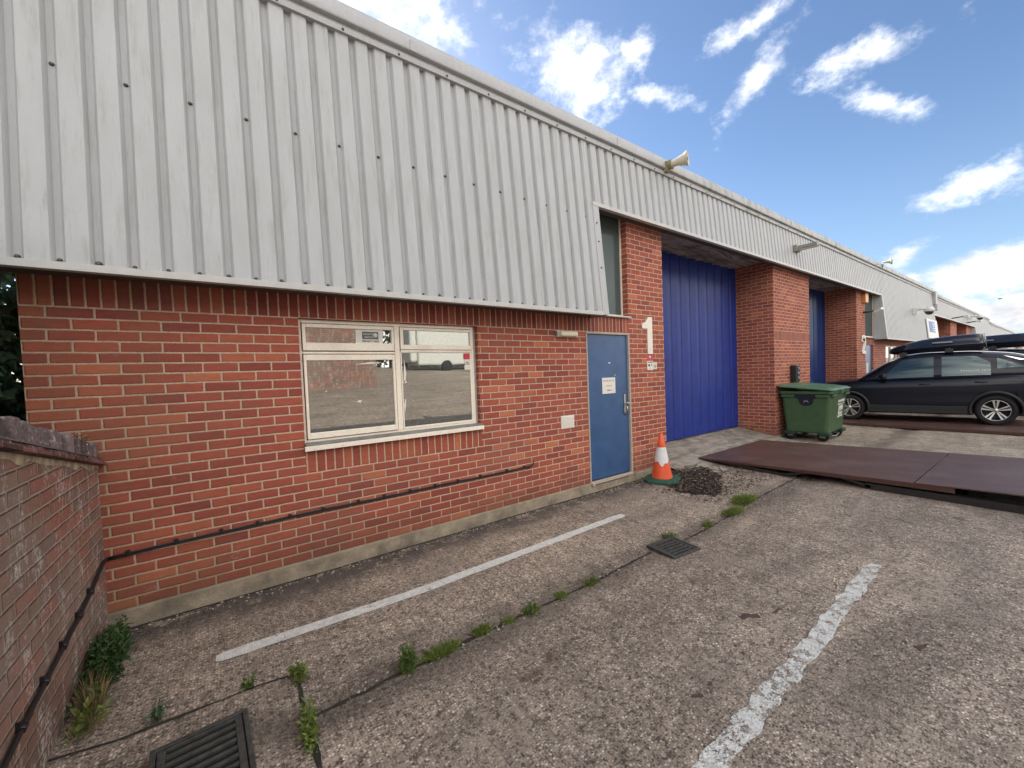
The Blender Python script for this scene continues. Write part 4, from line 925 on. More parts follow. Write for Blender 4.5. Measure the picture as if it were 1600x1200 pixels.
# ------------------------------------------------------------------ drain grates
def grate(x, y, w, l, rz, label, bars_n, z):
    r_ = empty('drain_grate', (x, y, z), rz); tag(r_, label, 'drain cover', 'gully grates in the yard')
    f = MB(); t_ = .022
    f.box(-w/2, w/2, -l/2, -l/2+t_, -.05, .012); f.box(-w/2, w/2, l/2-t_, l/2, -.05, .012); f.box(-w/2, -w/2+t_, -l/2+t_, l/2-t_, -.05, .012); f.box(w/2-t_, w/2, -l/2+t_, l/2-t_, -.05, .012)
    f.build('frame', 'iron', r_, bevel=.003)
    g_ = MB(); a = w/2-t_-.004; bq = l/2-t_-.004; e = .030
    g_.box(-a, -a+e, -bq, bq, -.03, .006); g_.box(a-e, a, -bq, bq, -.03, .006)
    n_ = bars_n; st_ = (2*bq)/n_
    for k in range(n_+1):
        c = -bq+k*st_; w_ = st_*.20
        g_.box(-a+e, a-e, max(c-w_, -bq), min(c+w_, bq), -.03, .006)
    g_.build('bars', 'iron', r_, bevel=.003)
    v_ = MB(); v_.box(-w/2+.004, w/2-.004, -l/2+.004, l/2-.004, -.013, -.009); v_.build('pit', 'black_void', r_)
    for dx in (-1, 1):
        pass
# the ground sheet is continuous; the grates stand in shallow iron trays above it
grate(.875, -1.66, .37, .50, .05, 'rectangular slotted iron drain cover at the foot of the boundary wall', 9, gz(.9, -1.66)+.016)
grate(4.36, -1.70, .36, .32, -.12, 'smaller slotted iron drain cover in the weedy gutter line', 6, gz(4.36, -1.7)+.018)

# ------------------------------------------------------------------ traffic cone
cz = gz(6.27, -.30)
r_ = empty('traffic_cone', (6.27, -.31, cz)); r_.scale = (1.17, 1.17, 1.28); r_.rotation_euler = (0, math.radians(-1.5), math.radians(20)); tag(r_, 'orange and white traffic cone with green base at the pier foot', 'traffic cone')
m_ = MB(); s_ = .205
o8 = [(s_*a, s_*b_) for a, b_ in ((-1, -.62), (-.62, -1), (.62, -1), (1, -.62), (1, .62), (.62, 1), (-.62, 1), (-1, .62))]
A = [m_.bm.verts.new((x, y, 0)) for x, y in o8]; B = [m_.bm.verts.new((x, y, .032)) for x, y in o8]; C = [m_.bm.verts.new((x*.68, y*.68, .052)) for x, y in o8]
for a, b_ in ((A, B), (B, C)):
    for i in range(8): m_.bm.faces.new((a[i], a[(i+1) % 8], b_[(i+1) % 8], b_[i]))
m_.bm.faces.new(A[::-1]); m_.bm.faces.new(C); m_.build('base', 'cone_green', r_, bevel=.006)
m_ = MB(); m_.lathe([(.128, .05), (.122, .07), (.088, .23), (.052, .40), (.048, .42), (.034, .50), (.030, .505), (.024, .555), (.017, .56), (.0, .555)], (0, 0, 0), (0, 0, 1), 32)
m_.build('body', 'cone_orange', r_)
m_ = MB(); N = 40
def crad(z): return .122-(z-.07)*(.122-.052)/.33
rt = []; rb = []
for k in range(N):
    a = 2*PI*k/N; zb_ = .225+.022*math.sin(a*3+.5)+.014*math.sin(a*7)
    rb.append(m_.bm.verts.new((crad(zb_)*1.03*math.cos(a)+.0, crad(zb_)*1.03*math.sin(a), zb_))); rt.append(m_.bm.verts.new((.0535*math.cos(a), .0535*math.sin(a), .405)))
for k in range(N): m_.bm.faces.new((rb[k], rb[(k+1) % N], rt[(k+1) % N], rt[k])).smooth = True
m_.build('reflective_sleeve', 'cone_white', r_, fix=True)

# ------------------------------------------------------------------ loading ramps
def ramp(x0, x1, y0, y1, z0, z1, label, legs=True):
    r_ = empty('steel_ramp', ((x0+x1)/2, y0, -.13)); tag(r_, label, 'ramp', 'steel vehicle ramps in front of the shutters')
    L = y0-y1
    def zz(y): return z0+(z1-z0)*(y0-y)/L
    ym = y0-2.73; ye = y1
    def slab(mb, ya, yb, lift, th, xo=0.):
        v = [mb.bm.verts.new((x, y_, zz(y_)+lift+h_)) for x in (x0-xo, x1+xo) for y_ in (ya, yb) for h_ in (-th, 0)]
        for q in [(0, 1, 3, 2), (4, 6, 7, 5), (0, 4, 5, 1), (2, 3, 7, 6), (0, 2, 6, 4), (1, 5, 7, 3)]: mb.bm.faces.new([v[i] for i in q])
    m_ = MB(); slab(m_, y0, ym+.006, 0, .012); KK(m_.build('plate', 'ramp_steel'), r_)
    m_ = MB(); slab(m_, ym-.006, ye, .002, .012, .0); KK(m_.build('plate', 'ramp_steel'), r_)
    for xx in (x0+.0, x1-.05):
        m_ = MB()
        v = [m_.bm.verts.new((x, y_, zz(y_)-.014+h_)) for x in (xx, xx+.05) for y_, t__ in ((y0-.12, .012), (ym-.33, .055)) for h_ in (-t__, 0)]
        for q in [(0, 1, 3, 2), (4, 6, 7, 5), (0, 4, 5, 1), (2, 3, 7, 6), (0, 2, 6, 4), (1, 5, 7, 3)]: m_.bm.faces.new([v[i] for i in q])
        KK(m_.build('edge_beam', 'ramp_edge'), r_)
    m_ = MB()
    for xx in (x0+.42, x1-.46):
        for ya, yb in ((y0-4.4, ye+.1),):
            m_.obox((xx, (ya+yb)/2, (zz((ya+yb)/2)-.13-.05)/2-.0), Vector((.03, 0, 0)), Vector((0, (yb-ya)/2, -.045)), Vector((0, .0, .018)))
    for k in range(5):
        yk = y0-.9-k*.75; m_.box(x0+.40, x1-.40, yk-.03, yk+.03, -.145, max(zz(yk)-.016, -.13))
    KK(m_.build('support_frame', 'ramp_frame'), r_)
    for path_ in ([(-.35, -.055), (-1.35, -.118), (-1.65, -.03)], [(-1.95, .0), (-2.35, -.095), (-7.3, -.085)]):
        m_ = MB()
        for (ya, za), (yb, zb_) in zip(path_, path_[1:]):
            for xx in (x0+.03, ):
                d_ = Vector((0, yb-ya, zb_-za))/2; n_ = Vector((0, -d_.z, d_.y)).normalized()*(.045 if yb < -7 else .018); m_.obox((xx+.03, (ya+yb)/2, (za+zb_)/2), Vector((.05, 0, 0)), d_*1.02, n_)
        KK(m_.build('skid_bar', 'ramp_frame'), r_)
    return r_
ramp(7.76, 10.26, -.03, -7.5, -.045, .20, 'brown chequered steel ramp lying in front of the royal blue shutter')
# second ramp, under the car
RX0, RX1 = 14.35, 17.0
r_ = empty('steel_ramp', (15.6, -1, -.13)); tag(r_, 'rusty steel ramp on low feet under the parked black car', 'ramp', 'steel vehicle ramps in front of the shutters')
m_ = MB(); m_.box(RX0, RX1, -7.5, .1, -.075, -.055); KK(m_.build('plate', 'ramp_steel'), r_)
m_ = MB(); m_.box(RX0, RX0+.05, -7.4, .0, -.115, -.077); KK(m_.build('edge_beam', 'ramp_edge'), r_)
m_ = MB()
for yk in (-.1, -1.0, -1.28, -1.62, -3.2, -4.5, -6): m_.box(RX0+.01, RX1, yk-.04, yk+.04, -.15, -.116)
KK(m_.build('support_frame', 'ramp_frame'), r_)

# ------------------------------------------------------------------ wheelie bin
def loft(mb, rings, close=True, caps=True, mi=0, smooth=True):
    R_ = [[mb.bm.verts.new(p) for p in r] for r in rings]; n = len(R_[0])
    for a, b_ in zip(R_, R_[1:]):
        for k in range(n if close else n-1):
            f = mb.bm.faces.new((a[k], a[(k+1) % n], b_[(k+1) % n], b_[k])); f.material_index = mi; f.smooth = smooth
    if caps: mb.bm.faces.new(R_[0][::-1]); mb.bm.faces.new(R_[-1])
def rrect(x0, x1, y0, y1, z, r, n=4, zf=None):
    out = []
    for cx, cy, a0 in ((x1-r, y1-r, 0), (x0+r, y1-r, PI/2), (x0+r, y0+r, PI), (x1-r, y0+r, 3*PI/2)):
        for k in range(n+1):
            a = a0+PI/2*k/n; x, y = cx+r*math.cos(a), cy+r*math.sin(a); out.append(Vector((x, y, z if zf is None else zf(x, y, z))))
    return out
# local: x 0..1.16 , y -.86..0 , z 0..
bz = gz(11.6, -.6)
r_ = empty('wheelie_bin', (11.10, -.05, bz), math.radians(2)); r_.scale = (1.13, 1.14, 1.02); tag(r_, 'large green wheeled waste bin standing against the brick pier', 'bin')
m_ = MB(); loft(m_, [rrect(.10, 1.06, -.74, -.10, .17, .05), rrect(.08, 1.08, -.76, -.09, .2, .06), rrect(.03, 1.13, -.83, -.04, 1.0, .06), rrect(.0, 1.16, -.86, -.01, 1.005, .05), rrect(.0, 1.16, -.86, -.01, 1.06, .05)], smooth=False)
m_.build('body', 'bin_green', r_, bevel=.008)
zf = lambda x, y, z: z+(y+.88)*.10
m_ = MB(); loft(m_, [rrect(-.02, 1.18, -.88, .02, 1.062, .07, zf=zf), rrect(-.025, 1.185, -.89, .02, 1.085, .08, zf=zf), rrect(.02, 1.14, -.84, .0, 1.115, .09, zf=zf), rrect(.14, 1.02, -.68, -.06, 1.135, .1, zf=zf), rrect(.16, 1.0, -.64, -.08, 1.125, .08, zf=zf)], smooth=False)
lid = m_.build('lid', 'bin_lid', r_, bevel=.01)
m_ = MB(); 
for x in (.32, .84): m_.box(x-.03, x+.03, -.83, -.1, 1.155, 1.185)
for v in m_.bm.verts: v.co.z += (v.co.y+.55)*.10-.02
m_.build('lid_rib', 'bin_lid', lid, bevel=.01)
m_ = MB(); m_.tube([(.02, .02, 1.16), (1.14, .02, 1.16)], .02, 8); m_.build('hinge_bar', 'bin_dark', r_)
m_ = MB()   # dark rounded badge on the left side and corner pads
sx_ = lambda y, z: .03-.0-(z-1.0)*(-.0625)*-1
out2 = [(-.68, .985), (-.22, .985), (-.26, .93), (-.33, .90), (-.35, .80), (-.40, .76), (-.50, .76), (-.55, .80), (-.57, .90), (-.64, .93)]
m_.prism(out2, lambda a, b_: Vector((.035+.0625*(1.0-b_)-.018, a, b_)), Vector((.03, 0, 0)))
m_.build('side_badge', 'bin_navy', r_, bevel=.004)
place_text('A', .12, (.0355, -.45, .86), (0, -1, 0), (0, 0, 1), 'galv', r_) if False else None
m_ = MB()
for x in (.05, .92): m_.box(x, x+.19, -.80, -.62, .12, .20)
for x in (.05, .92): m_.box(x, x+.19, -.25, -.07, .12, .20)
m_.build('corner_pad', 'bin_dark', r_, bevel=.02)
m_ = MB(); m_.box(.0, .05, -.80, -.60, .93, .985); m_.box(.0, .05, -.26, -.05, .93, .985); m_.box(.05, .30, -.87, -.83, .94, .99); m_.box(.86, 1.12, -.87, -.83, .94, .99); m_.build('lift_lug', 'bin_green', r_, bevel=.01)
for x, y in ((.16, -.70), (1.0, -.70), (.16, -.18), (1.0, -.18)):
    w_ = MB(); w_.lathe([(.02, -.022), (.085, -.022), (.095, -.012), (.095, .012), (.085, .022), (.02, .022)], (x, y+.03, .095), (1, 0, 0), 18); w_.box(x-.02, x+.02, y+.01, y+.05, .085, .105)
    wo = w_.build('castor', 'rubber', r_); c_ = MB(); c_.box(x-.04, x-.028, y-.02, y+.07, .08, .17); c_.box(x+.028, x+.04, y-.02, y+.07, .08, .17); c_.build('fork', 'galv', wo)
m_ = MB(); m_.tube([(1.06, -.72, .10), (.7, -.74, .06), (.35, -.72, .10)], .012, 6); m_.build('foot_brake', 'galv', r_)
lb = MB(); lb.prism([(.50, .74), (.90, .76), (.90, .86), (.50, .84)], lambda a, b_: Vector((a, -.83+.0875*(1.0-b_)-.016, b_)), Vector((0, .01, 0))); lb.prism([(.58, .53), (.83, .545), (.83, .73), (.58, .715)], lambda a, b_: Vector((a, -.83+.0875*(1.0-b_)-.016, b_)), Vector((0, .01, 0))); lb.prism([(.56, .47), (.84, .485), (.84, .525), (.56, .51)], lambda a, b_: Vector((a, -.83+.0875*(1.0-b_)-.016, b_)), Vector((0, .01, 0)))
lbo = lb.build('label', 'sign_white', r_)
bpy.context.view_layer.update()
def bin_text(body, size, x, z, mat, sx=1.):
    me = text_mesh(body, size, .001); me.materials.clear(); me.materials.append(MATS[mat]); o = bpy.data.objects.new('lettering', me); COL.objects.link(o); o.parent = r_
    o.location = (x, -.83+.0875*(1.0-z)-.0175, z); o.rotation_euler = (PI/2-.087, 0, 0); o.scale = (sx, 1, 1)
bin_text('GRUNDON', .095, .70, .80, 'bin_dark', .92); bin_text('ITA', .16, .705, .63, 'bin_navy', .9); bin_text('..........', .05, .70, .50, 'sign_blue')
me = text_mesh('A', .13, .001); me.materials.clear(); me.materials.append(MATS['galv']); o = bpy.data.objects.new('lettering', me); COL.objects.link(o); o.parent = r_; o.matrix_local = Matrix(((0, 0, -1, .026), (-1, 0, 0, -.45), (0, 1, 0, .86), (0, 0, 0, 1)))
m_ = MB(); m_.box(.47, .53, -.90, -.885, 1.0, 1.085); m_.build('lid_strap', 'bin_lid', r_, bevel=.004)

# ------------------------------------------------------------------ car (local: nose at +Y, left side at -X ; origin under centre)
def interp(keys, s):
    xs_ = [k[0] for k in keys]; out = []
    n = len(keys)
    if s <= xs_[0]: return keys[0][1:]
    if s >= xs_[-1]: return keys[-1][1:]
    i = max(j for j in range(n) if xs_[j] <= s); i = min(i, n-2)
    h_ = xs_[i+1]-xs_[i]; u = (s-xs_[i])/h_
    def tang(j, c):
        if j == 0: return (keys[1][c]-keys[0][c])/(xs_[1]-xs_[0])
        if j == n-1: return (keys[-1][c]-keys[-2][c])/(xs_[-1]-xs_[-2])
        a = (keys[j][c]-keys[j-1][c])/(xs_[j]-xs_[j-1]); b_ = (keys[j+1][c]-keys[j][c])/(xs_[j+1]-xs_[j])
        return 0 if a*b_ <= 0 else 2*a*b_/(a+b_)
    for c in range(1, len(keys[0])):
        p0, p1 = keys[i][c], keys[i+1][c]; m0, m1 = tang(i, c)*h_, tang(i+1, c)*h_
        out.append((2*u**3-3*u**2+1)*p0+(u**3-2*u**2+u)*m0+(-2*u**3+3*u**2)*p1+(u**3-u**2)*m1)
    return out
# s (from nose), half width, shoulder z, deck z(centre), sill z
BODY = [(0, .60, .66, .72, .34), (.04, .70, .74, .80, .28), (.18, .82, .86, .93, .22), (.5, .895, .95, 1.02, .21), (.95, .92, 1.00, 1.08, .21), (1.25, .925, 1.02, 1.10, .22), (2.2, .925, 1.05, 1.10, .23), (3.2, .925, 1.09, 1.14, .23), (3.9, .915, 1.12, 1.16, .25), (4.25, .87, 1.10, 1.14, .30), (4.40, .80, 1.03, 1.05, .36), (4.45, .72, .95, .97, .42)]
# greenhouse: s, half width at belt, belt z, half width at roof edge, roof edge z, roof centre z
GH0 = [(1.10, .80, 1.04, .78, 1.06, 1.10), (1.30, .845, 1.045, .76, 1.17, 1.20), (1.7, .86, 1.055, .715, 1.40, 1.43), (2.05, .865, 1.065, .685, 1.525, 1.565), (2.5, .865, 1.075, .675, 1.565, 1.615), (3.1, .86, 1.09, .67, 1.56, 1.612), (3.7, .845, 1.105, .66, 1.51, 1.56), (4.05, .82, 1.115, .64, 1.44, 1.49), (4.2, .79, 1.12, .66, 1.33, 1.36), (4.33, .76, 1.12, .72, 1.16, 1.18)]
GH = [(a, b_, c, d, e+.085*max(0, min(1, (e-1.06)/.4)), f_+.085*max(0, min(1, (f_-1.1)/.4))) for a, b_, c, d, e, f_ in GH0]
LEN = 4.45; Y0 = 2.22
def side(s, t_):
    w0, z0, w1, z1, zc_ = interp(GH, s); bul = .03*math.sin(PI*t_)
    return Vector((-(w0+(w1-w0)*t_+bul), Y0-s, z0+(z1-z0)*t_))
def make_car(label, boxed=True):
    r_ = empty('parked_car', (0, 0, 0)); tag(r_, label, 'car', 'black cars parked nose-in with roof boxes')
    m_ = MB(); rings = []
    for k in range(61):
        s = LEN*k/60; w, zsh, zd, zl = interp(BODY, s)
        half = [(w*.0, zl), (w*.72, zl), (w*.93, zl+.03), (w*.985, zl+.12), (w*.99, .5*(zl+.12)+.5*(zsh-.36)), (w*.985, zsh-.34), (w*1.0, zsh-.20), (w*.992, zsh-.10), (w*.965, zsh-.03), (w*.91, zsh+.012), (w*.6, zsh+(zd-zsh)*.75), (w*.3, zd), (0, zd+.005)]
        ring = [Vector((-x, Y0-s, z)) for x, z in half]+[Vector((x, Y0-s, z)) for x, z in half[-2:0:-1]]
        rings.append(ring)
    loft(m_, rings); body = m_.build('body', 'car_paint', r_, uv=False)
    AX = (.92, 3.595); R0 = .385
    cut = MB()
    for s in AX:
        for sg in (-1, 1): cut.tube([(sg*.60, Y0-s, .335), (sg*1.2, Y0-s, .335)], R0, 40)
    cu = cut.build('cutter', 'black_void', uv=False)
    bm_ = body.modifiers.new('b', 'BOOLEAN'); bm_.object = cu; bm_.operation = 'DIFFERENCE'; bm_.solver = 'EXACT'
    bpy.context.view_layer.update(); me = bpy.data.meshes.new_from_object(body.evaluated_get(bpy.context.evaluated_depsgraph_get()))
    body.modifiers.clear(); body.data = me; bpy.data.objects.remove(cu)
    me.materials.clear(); me.materials.append(MATS['car_paint'])
    for p in me.polygons: p.material_index = 0
    # greenhouse
    m_ = MB(); rings = []
    for k in range(41):
        s = 1.10+(4.33-1.10)*k/40; w0, z0, w1, z1, zc_ = interp(GH, s)
        L_ = [side(s, t_) for t_ in (0, .2, .4, .6, .8, .96)]+[Vector((-w1*.93, Y0-s, z1+(zc_-z1)*.35)), Vector((-w1*.7, Y0-s, z1+(zc_-z1)*.7)), Vector((-w1*.35, Y0-s, zc_)), Vector((0, Y0-s, zc_))]
        L_ = [Vector((-w0*.9, Y0-s, z0-.03))]+L_
        rings.append(L_+[Vector((-v.x, v.y, v.z)) for v in L_[-2::-1]])
    loft(m_, rings); m_.build('roof', 'car_paint', r_, uv=False)
    # side glass
    def glass(name, sa, sb, fa, lo, hi, sg, mat='car_glass', off=.006, parent=r_):
        q = MB(); N = 12; Mv = 4; g = []
        for i in range(N+1):
            row = []
            s0 = sa+(sb-sa)*i/N
            for j in range(Mv+1):
                l_, h_ = lo(s0), hi(s0); t_ = l_+(h_-l_)*j/Mv
                v = side(s0+fa*t_, t_); v = Vector((sg*(v.x-off)*-1 if sg > 0 else v.x-off, v.y, v.z)); row.append(q.bm.verts.new(v))
            g.append(row)
        for i in range(N):
            for j in range(Mv): q.bm.faces.new((g[i][j], g[i+1][j], g[i+1][j+1], g[i][j+1])).smooth = True
        return q.build(name, mat, parent, uv=False)
    for sg in (-1, 1):
        glass('side_window', 1.55, 2.58, .0, lambda s: .07, lambda s: min(.9, max(.1, (s-1.50)*1.95)) if s < 2.0 else .9, sg)
        glass('side_window', 2.72, 3.52, .0, lambda s: .08, lambda s: .9 if s < 3.3 else .9-(s-3.3)*1.2, sg)
        glass('quarter_window', 3.62, 4.02, 0., lambda s: .34+(s-3.62)*.3, lambda s: .84-(s-3.62)*.75, sg)
        # chrome roof rail and window line
        q = MB(); pts = []
        for k in range(26):
            s = 1.28+2.85*k/25; v = side(s, 1.); w1 = interp(GH, s)[2]
            pts.append((sg*(abs(v.x)-.01), v.y, v.z+.028+.03*math.sin(PI*k/25)**.5))
        q.tube(pts, .011, 6); q.build('roof_rail', 'chrome', r_, uv=False)
        q = MB()   # lower plastic cladding and wheel-arch rings
        for k in range(20):
            s0, s1 = 1.30+1.92*k/20, 1.30+1.92*(k+1)/20
            W_ = lambda s: interp(BODY, s)[0]
            A = [Vector((sg*(W_(s)*.985+.014), Y0-s, z)) for s, z in ((s0, .24), (s1, .24), (s1, .40), (s0, .40))]; q.poly(A, smooth=True)
            B = [Vector((sg*(W_(s)*.985+.014), Y0-s, .40)) for s in (s0, s1)]+[Vector((sg*(W_(s)*.985-.01), Y0-s, .43)) for s in (s1, s0)]; q.poly(B)
            C = [Vector((sg*(W_(s)*.985+.014), Y0-s, .24)) for s in (s0, s1)]+[Vector((sg*(W_(s)*.9), Y0-s, .21)) for s in (s1, s0)]; q.poly(C)
        q.build('sill_cladding', 'car_plastic', r_, uv=False)
        for s in AX:
            q = MB(); n_ = 26; ra, rb_ = R0-.004, R0+.062; pr = None
            for k in range(n_+1):
                a = -.32+(PI+.64)*k/n_; c_, s__ = math.cos(a), math.sin(a)
                def pt(r__, dx): 
                    yy_ = Y0-s+r__*c_; zz_ = .335+r__*s__; W_ = interp(BODY, Y0-yy_)[0]; return Vector((sg*(W_*.992+dx), yy_, max(zz_, .23)))
                cur = [q.bm.verts.new(pt(ra, -.09)), q.bm.verts.new(pt(ra, .016)), q.bm.verts.new(pt(rb_, .014)), q.bm.verts.new(pt(rb_, -.03))]
                if pr:
                    for j in range(3): q.bm.faces.new((pr[j], pr[j+1], cur[j+1], cur[j])).smooth = True
                pr = cur
            q.build('wheel_arch', 'car_plastic', r_, uv=False)
            # wheel
            wr2 = bpy.data.objects.new('wheel', None); COL.objects.link(wr2); wr2.parent = r_; wr2.location = (sg*.80, Y0-s, .335)
            ax = Vector((sg, 0, 0))
            q = MB(); q.lathe([(.235, -.11), (.30, -.11), (.328, -.10), (.342, -.07), (.345, 0), (.342, .07), (.328, .10), (.29, .112), (.238, .105), (.235, -.11)], (0, 0, 0), ax, 40); q.build('tyre', 'rubber', wr2, uv=False)
            q = MB(); q.lathe([(.236, -.1), (.236, .10), (.226, .106), (.222, .09), (.215, .0), (.0, .0)], (0, 0, 0), ax, 36, mi=[0, 1, 1, 0, 0])
            q.build('rim', ['alloy_dark', 'alloy'], wr2, uv=False)
            q = MB()
            for k in range(5):
                for dl in (-.17, .17):
                    a = PI/2+2*PI*k/5+(0.3 if sg > 0 else 0)
                    rad = Vector((0, math.cos(a), math.sin(a))); tan = Vector((0, -math.sin(a), math.cos(a)))
                    rad2 = Vector((0, math.cos(a+dl), math.sin(a+dl)))
                    p0 = rad*.045+tan*(.012 if dl > 0 else -.012)+ax*.085; p1 = rad2*.224+ax*.098
                    dd = (p1-p0).normalized(); nn = ax.cross(dd).normalized()
                    v = [q.bm.verts.new(p+nn*w_*sgn-ax*.02*dp) for p, w_ in ((p0, .009), (p1, .02)) for sgn in (-1, 1) for dp in (0, 1)]
                    for f4 in [(0, 1, 3, 2), (4, 6, 7, 5), (0, 4, 5, 1), (2, 3, 7, 6), (0, 2, 6, 4), (1, 5, 7, 3)]: q.bm.faces.new([v[i] for i in f4])
            q.lathe([(0, .095), (.04, .092), (.05, .075), (0, .07)], (0, 0, 0), ax, 14); q.build('spoke', 'alloy', wr2, uv=False)
        # mirror, handles, trim glints, door gaps
        q = MB(); v = side(1.62, .12); c = Vector((sg*(abs(v.x)+.12), v.y-.02, v.z+.05)); loft(q, [[c+Vector((sg*a*.1, b_, cz_*.075)) for a, cz_ in ((-1, -.6), (-.6, -1), (.7, -1), (1, -.4), (1, .6), (.6, 1), (-.6, 1), (-1, .5))] for b_ in (-.05, .0)]+[[c+Vector((sg*a*.06, .08, cz_*.045)) for a, cz_ in ((-1, -.6), (-.6, -1), (.7, -1), (1, -.4), (1, .6), (.6, 1), (-.6, 1), (-1, .5))]]); q.tube([(sg*(abs(v.x)-.02), v.y, v.z), c-Vector((0, 0, .04))], .02); q.build('door_mirror', 'car_plastic', r_, uv=False)
        for s in (2.42, 3.36):
            q = MB(); W_, zsh = interp(BODY, s)[:2]; q.tube([(sg*(W_*.99+z_), Y0-s-.10+.05*k, zsh-.135+.006*s) for k, z_ in enumerate((.0, .028, .03, .028, .0))], .012, 8); q.build('door_handle', 'car_paint', r_, uv=False)
        for s, za, zb_ in ((1.36, .42, 1.0), (2.62, .26, 1.03), (3.42, .62, 1.06)):
            q = MB(); pr = None
            for k in range(9):
                z = za+(zb_-za)*k/8; ss_ = s+(.10*(1-k/8) if s > 3.4 else 0)*-1; w, zsh, zd, zl = interp(BODY, ss_)
                tt = [(zl+.12, .985), (zsh-.34, .985), (zsh-.2, 1.0), (zsh-.1, .992), (zsh-.03, .965), (zsh+.012, .91)]; f_ = np.interp(z, [a[0] for a in tt], [a[1] for a in tt])
                cur = [q.bm.verts.new((sg*(w*f_+.0022), Y0-ss_+e, z)) for e in (-.003, .003)]
                if pr: q.bm.faces.new((pr[0], pr[1], cur[1], cur[0]))
                pr = cur
            q.build('door_gap', 'black_void', r_, uv=False)
        q = MB(); pts = [tuple(side(s, .025)*1) for s in [1.5+2.3*k/20 for k in range(21)]]; q.tube([(sg*(abs(p[0])+.006), p[1], p[2]) for p in pts], .006, 5); q.build('window_trim', 'car_plastic', r_, uv=False)
        q = MB(); q.poly([(sg*abs(side(s, t_).x)*1.004+sg*.004, side(s, t_).y, side(s, t_).z) for s, t_ in ((3.72, .955), (4.12, .99), (3.96, .80))]); q.build('pillar_trim', 'chrome', r_, uv=False)
        q = MB()
        w_ = interp(BODY, 4.3)[0]; q.obox((sg*(w_-.03), Y0-4.28, .95), Vector((.05, 0, 0)), Vector((0, .10, 0)), Vector((0, 0, .05))); q.build('tail_lamp', 'lamp_red', r_, uv=False, bevel=.01)
        q = MB(); w_ = interp(BODY, .2)[0]; q.obox((sg*(w_-.07), Y0-.2, .76), Vector((.06, 0, 0)), Vector((0, .13, 0)), Vector((0, 0, .045))); q.build('headlight', 'chrome', r_, uv=False, bevel=.01)
    # windscreen and rear glass
    q = MB(); g = []
    for k in range(9):
        s = 1.20+.72*k/8; w0, z0, w1, z1, zc_ = interp(GH, s); g.append([q.bm.verts.new((w1*f_, Y0-s+.004, z1+(zc_-z1)*(1-f_*f_)+.008)) for f_ in (-.92, -.6, -.3, 0, .3, .6, .92)])
    for a, b_ in zip(g, g[1:]):
        for k in range(6): q.bm.faces.new((a[k], a[k+1], b_[k+1], b_[k])).smooth = True
    q.build('windscreen', 'car_glass', r_, uv=False)
    q = MB(); g = []
    for k in range(5):
        s = 4.08+.18*k/4; w0, z0, w1, z1, zc_ = interp(GH, s); g.append([q.bm.verts.new((w1*f_, Y0-s-.006, zc_+.006)) for f_ in (-.85, -.4, 0, .4, .85)])
    for a, b_ in zip(g, g[1:]):
        for k in range(4): q.bm.faces.new((a[k], a[k+1], b_[k+1], b_[k])).smooth = True
    q.build('rear_window', 'car_glass', r_, uv=False)
    q = MB(); q.box(-.26, .26, Y0-LEN-.008, Y0-LEN+.01, .62, .73); q.build('number_plate', 'number_cream', r_, uv=False)
    # roof bars
    for s in (2.02, 2.85):
        q = MB(); zc_ = interp(GH, s)[4]; q.tube([(x, Y0-s, zc_+.085) for x in (-.66, -.2, .2, .66)], .022, 8)
        for sg in (-1, 1): q.obox((sg*.66, Y0-s, zc_+.04), Vector((.035, 0, 0)), Vector((0, .075, 0)), Vector((0, 0, .05)))
        q.build('roof_bar', 'black_plastic', r_, bevel=.01, uv=False)
    return r_
def make_box(label):
    r_ = empty('roof_box', (0, 0, 0)); tag(r_, label, 'roof box')
    RB = [(0, .10, .0, .10), (.04, .20, -.02, .13), (.2, .30, -.035, .19), (.5, .375, -.04, .28), (.9, .41, -.04, .345), (1.4, .42, -.035, .385), (1.8, .42, -.03, .395), (1.93, .41, -.02, .385), (1.98, .39, .04, .30)]
    q = MB(); rings = []
    for k in range(31):
        s = 1.98*k/30; w, zl, zh = interp(RB, s); zm = zl+.42*(zh-zl)
        half = [(0, zl), (w*.8, zl), (w*.97, zl+.03), (w, zm-.012), (w*1.015, zm-.008), (w*1.015, zm+.008), (w, zm+.012), (w*.95, zm+(zh-zm)*.55), (w*.82, zh-.02), (w*.6, zh), (0, zh+.01)]
        rings.append([Vector((-x, -s, z)) for x, z in half]+[Vector((x, -s, z)) for x, z in half[-2:0:-1]])
    loft(q, rings); q.build('shell', 'box_black', r_, uv=False)
    for sg in (-1, 1):
        q = MB(); q.obox((sg*.428, -1.15, .225), Vector((.003, 0, 0)), Vector((0, .2, -.0)), Vector((0, 0, .016))); q.build('badge', 'galv', r_, uv=False)
    q = MB(); q.tube([(-.36, -1.99, .02), (-.41, -1.975, .15), (-.40, -1.955, .33), (-.3, -1.95, .385), (.3, -1.95, .385), (.40, -1.955, .33), (.41, -1.975, .15), (.36, -1.99, .02)], .008, 6); q.build('edge_strip', 'galv', r_, uv=False)
    return r_
car = make_car('black car with roof bars nose-in beside the green bin')
CS = .975
wy = (-.384-2.87)/2; wx = (15.201+15.529)/2
hd = math.atan2(15.529-15.201, -.384+2.87)   # heading: nose swings towards -X
car.rotation_euler = (0, 0, hd); car.scale = (CS, CS, 1.03)
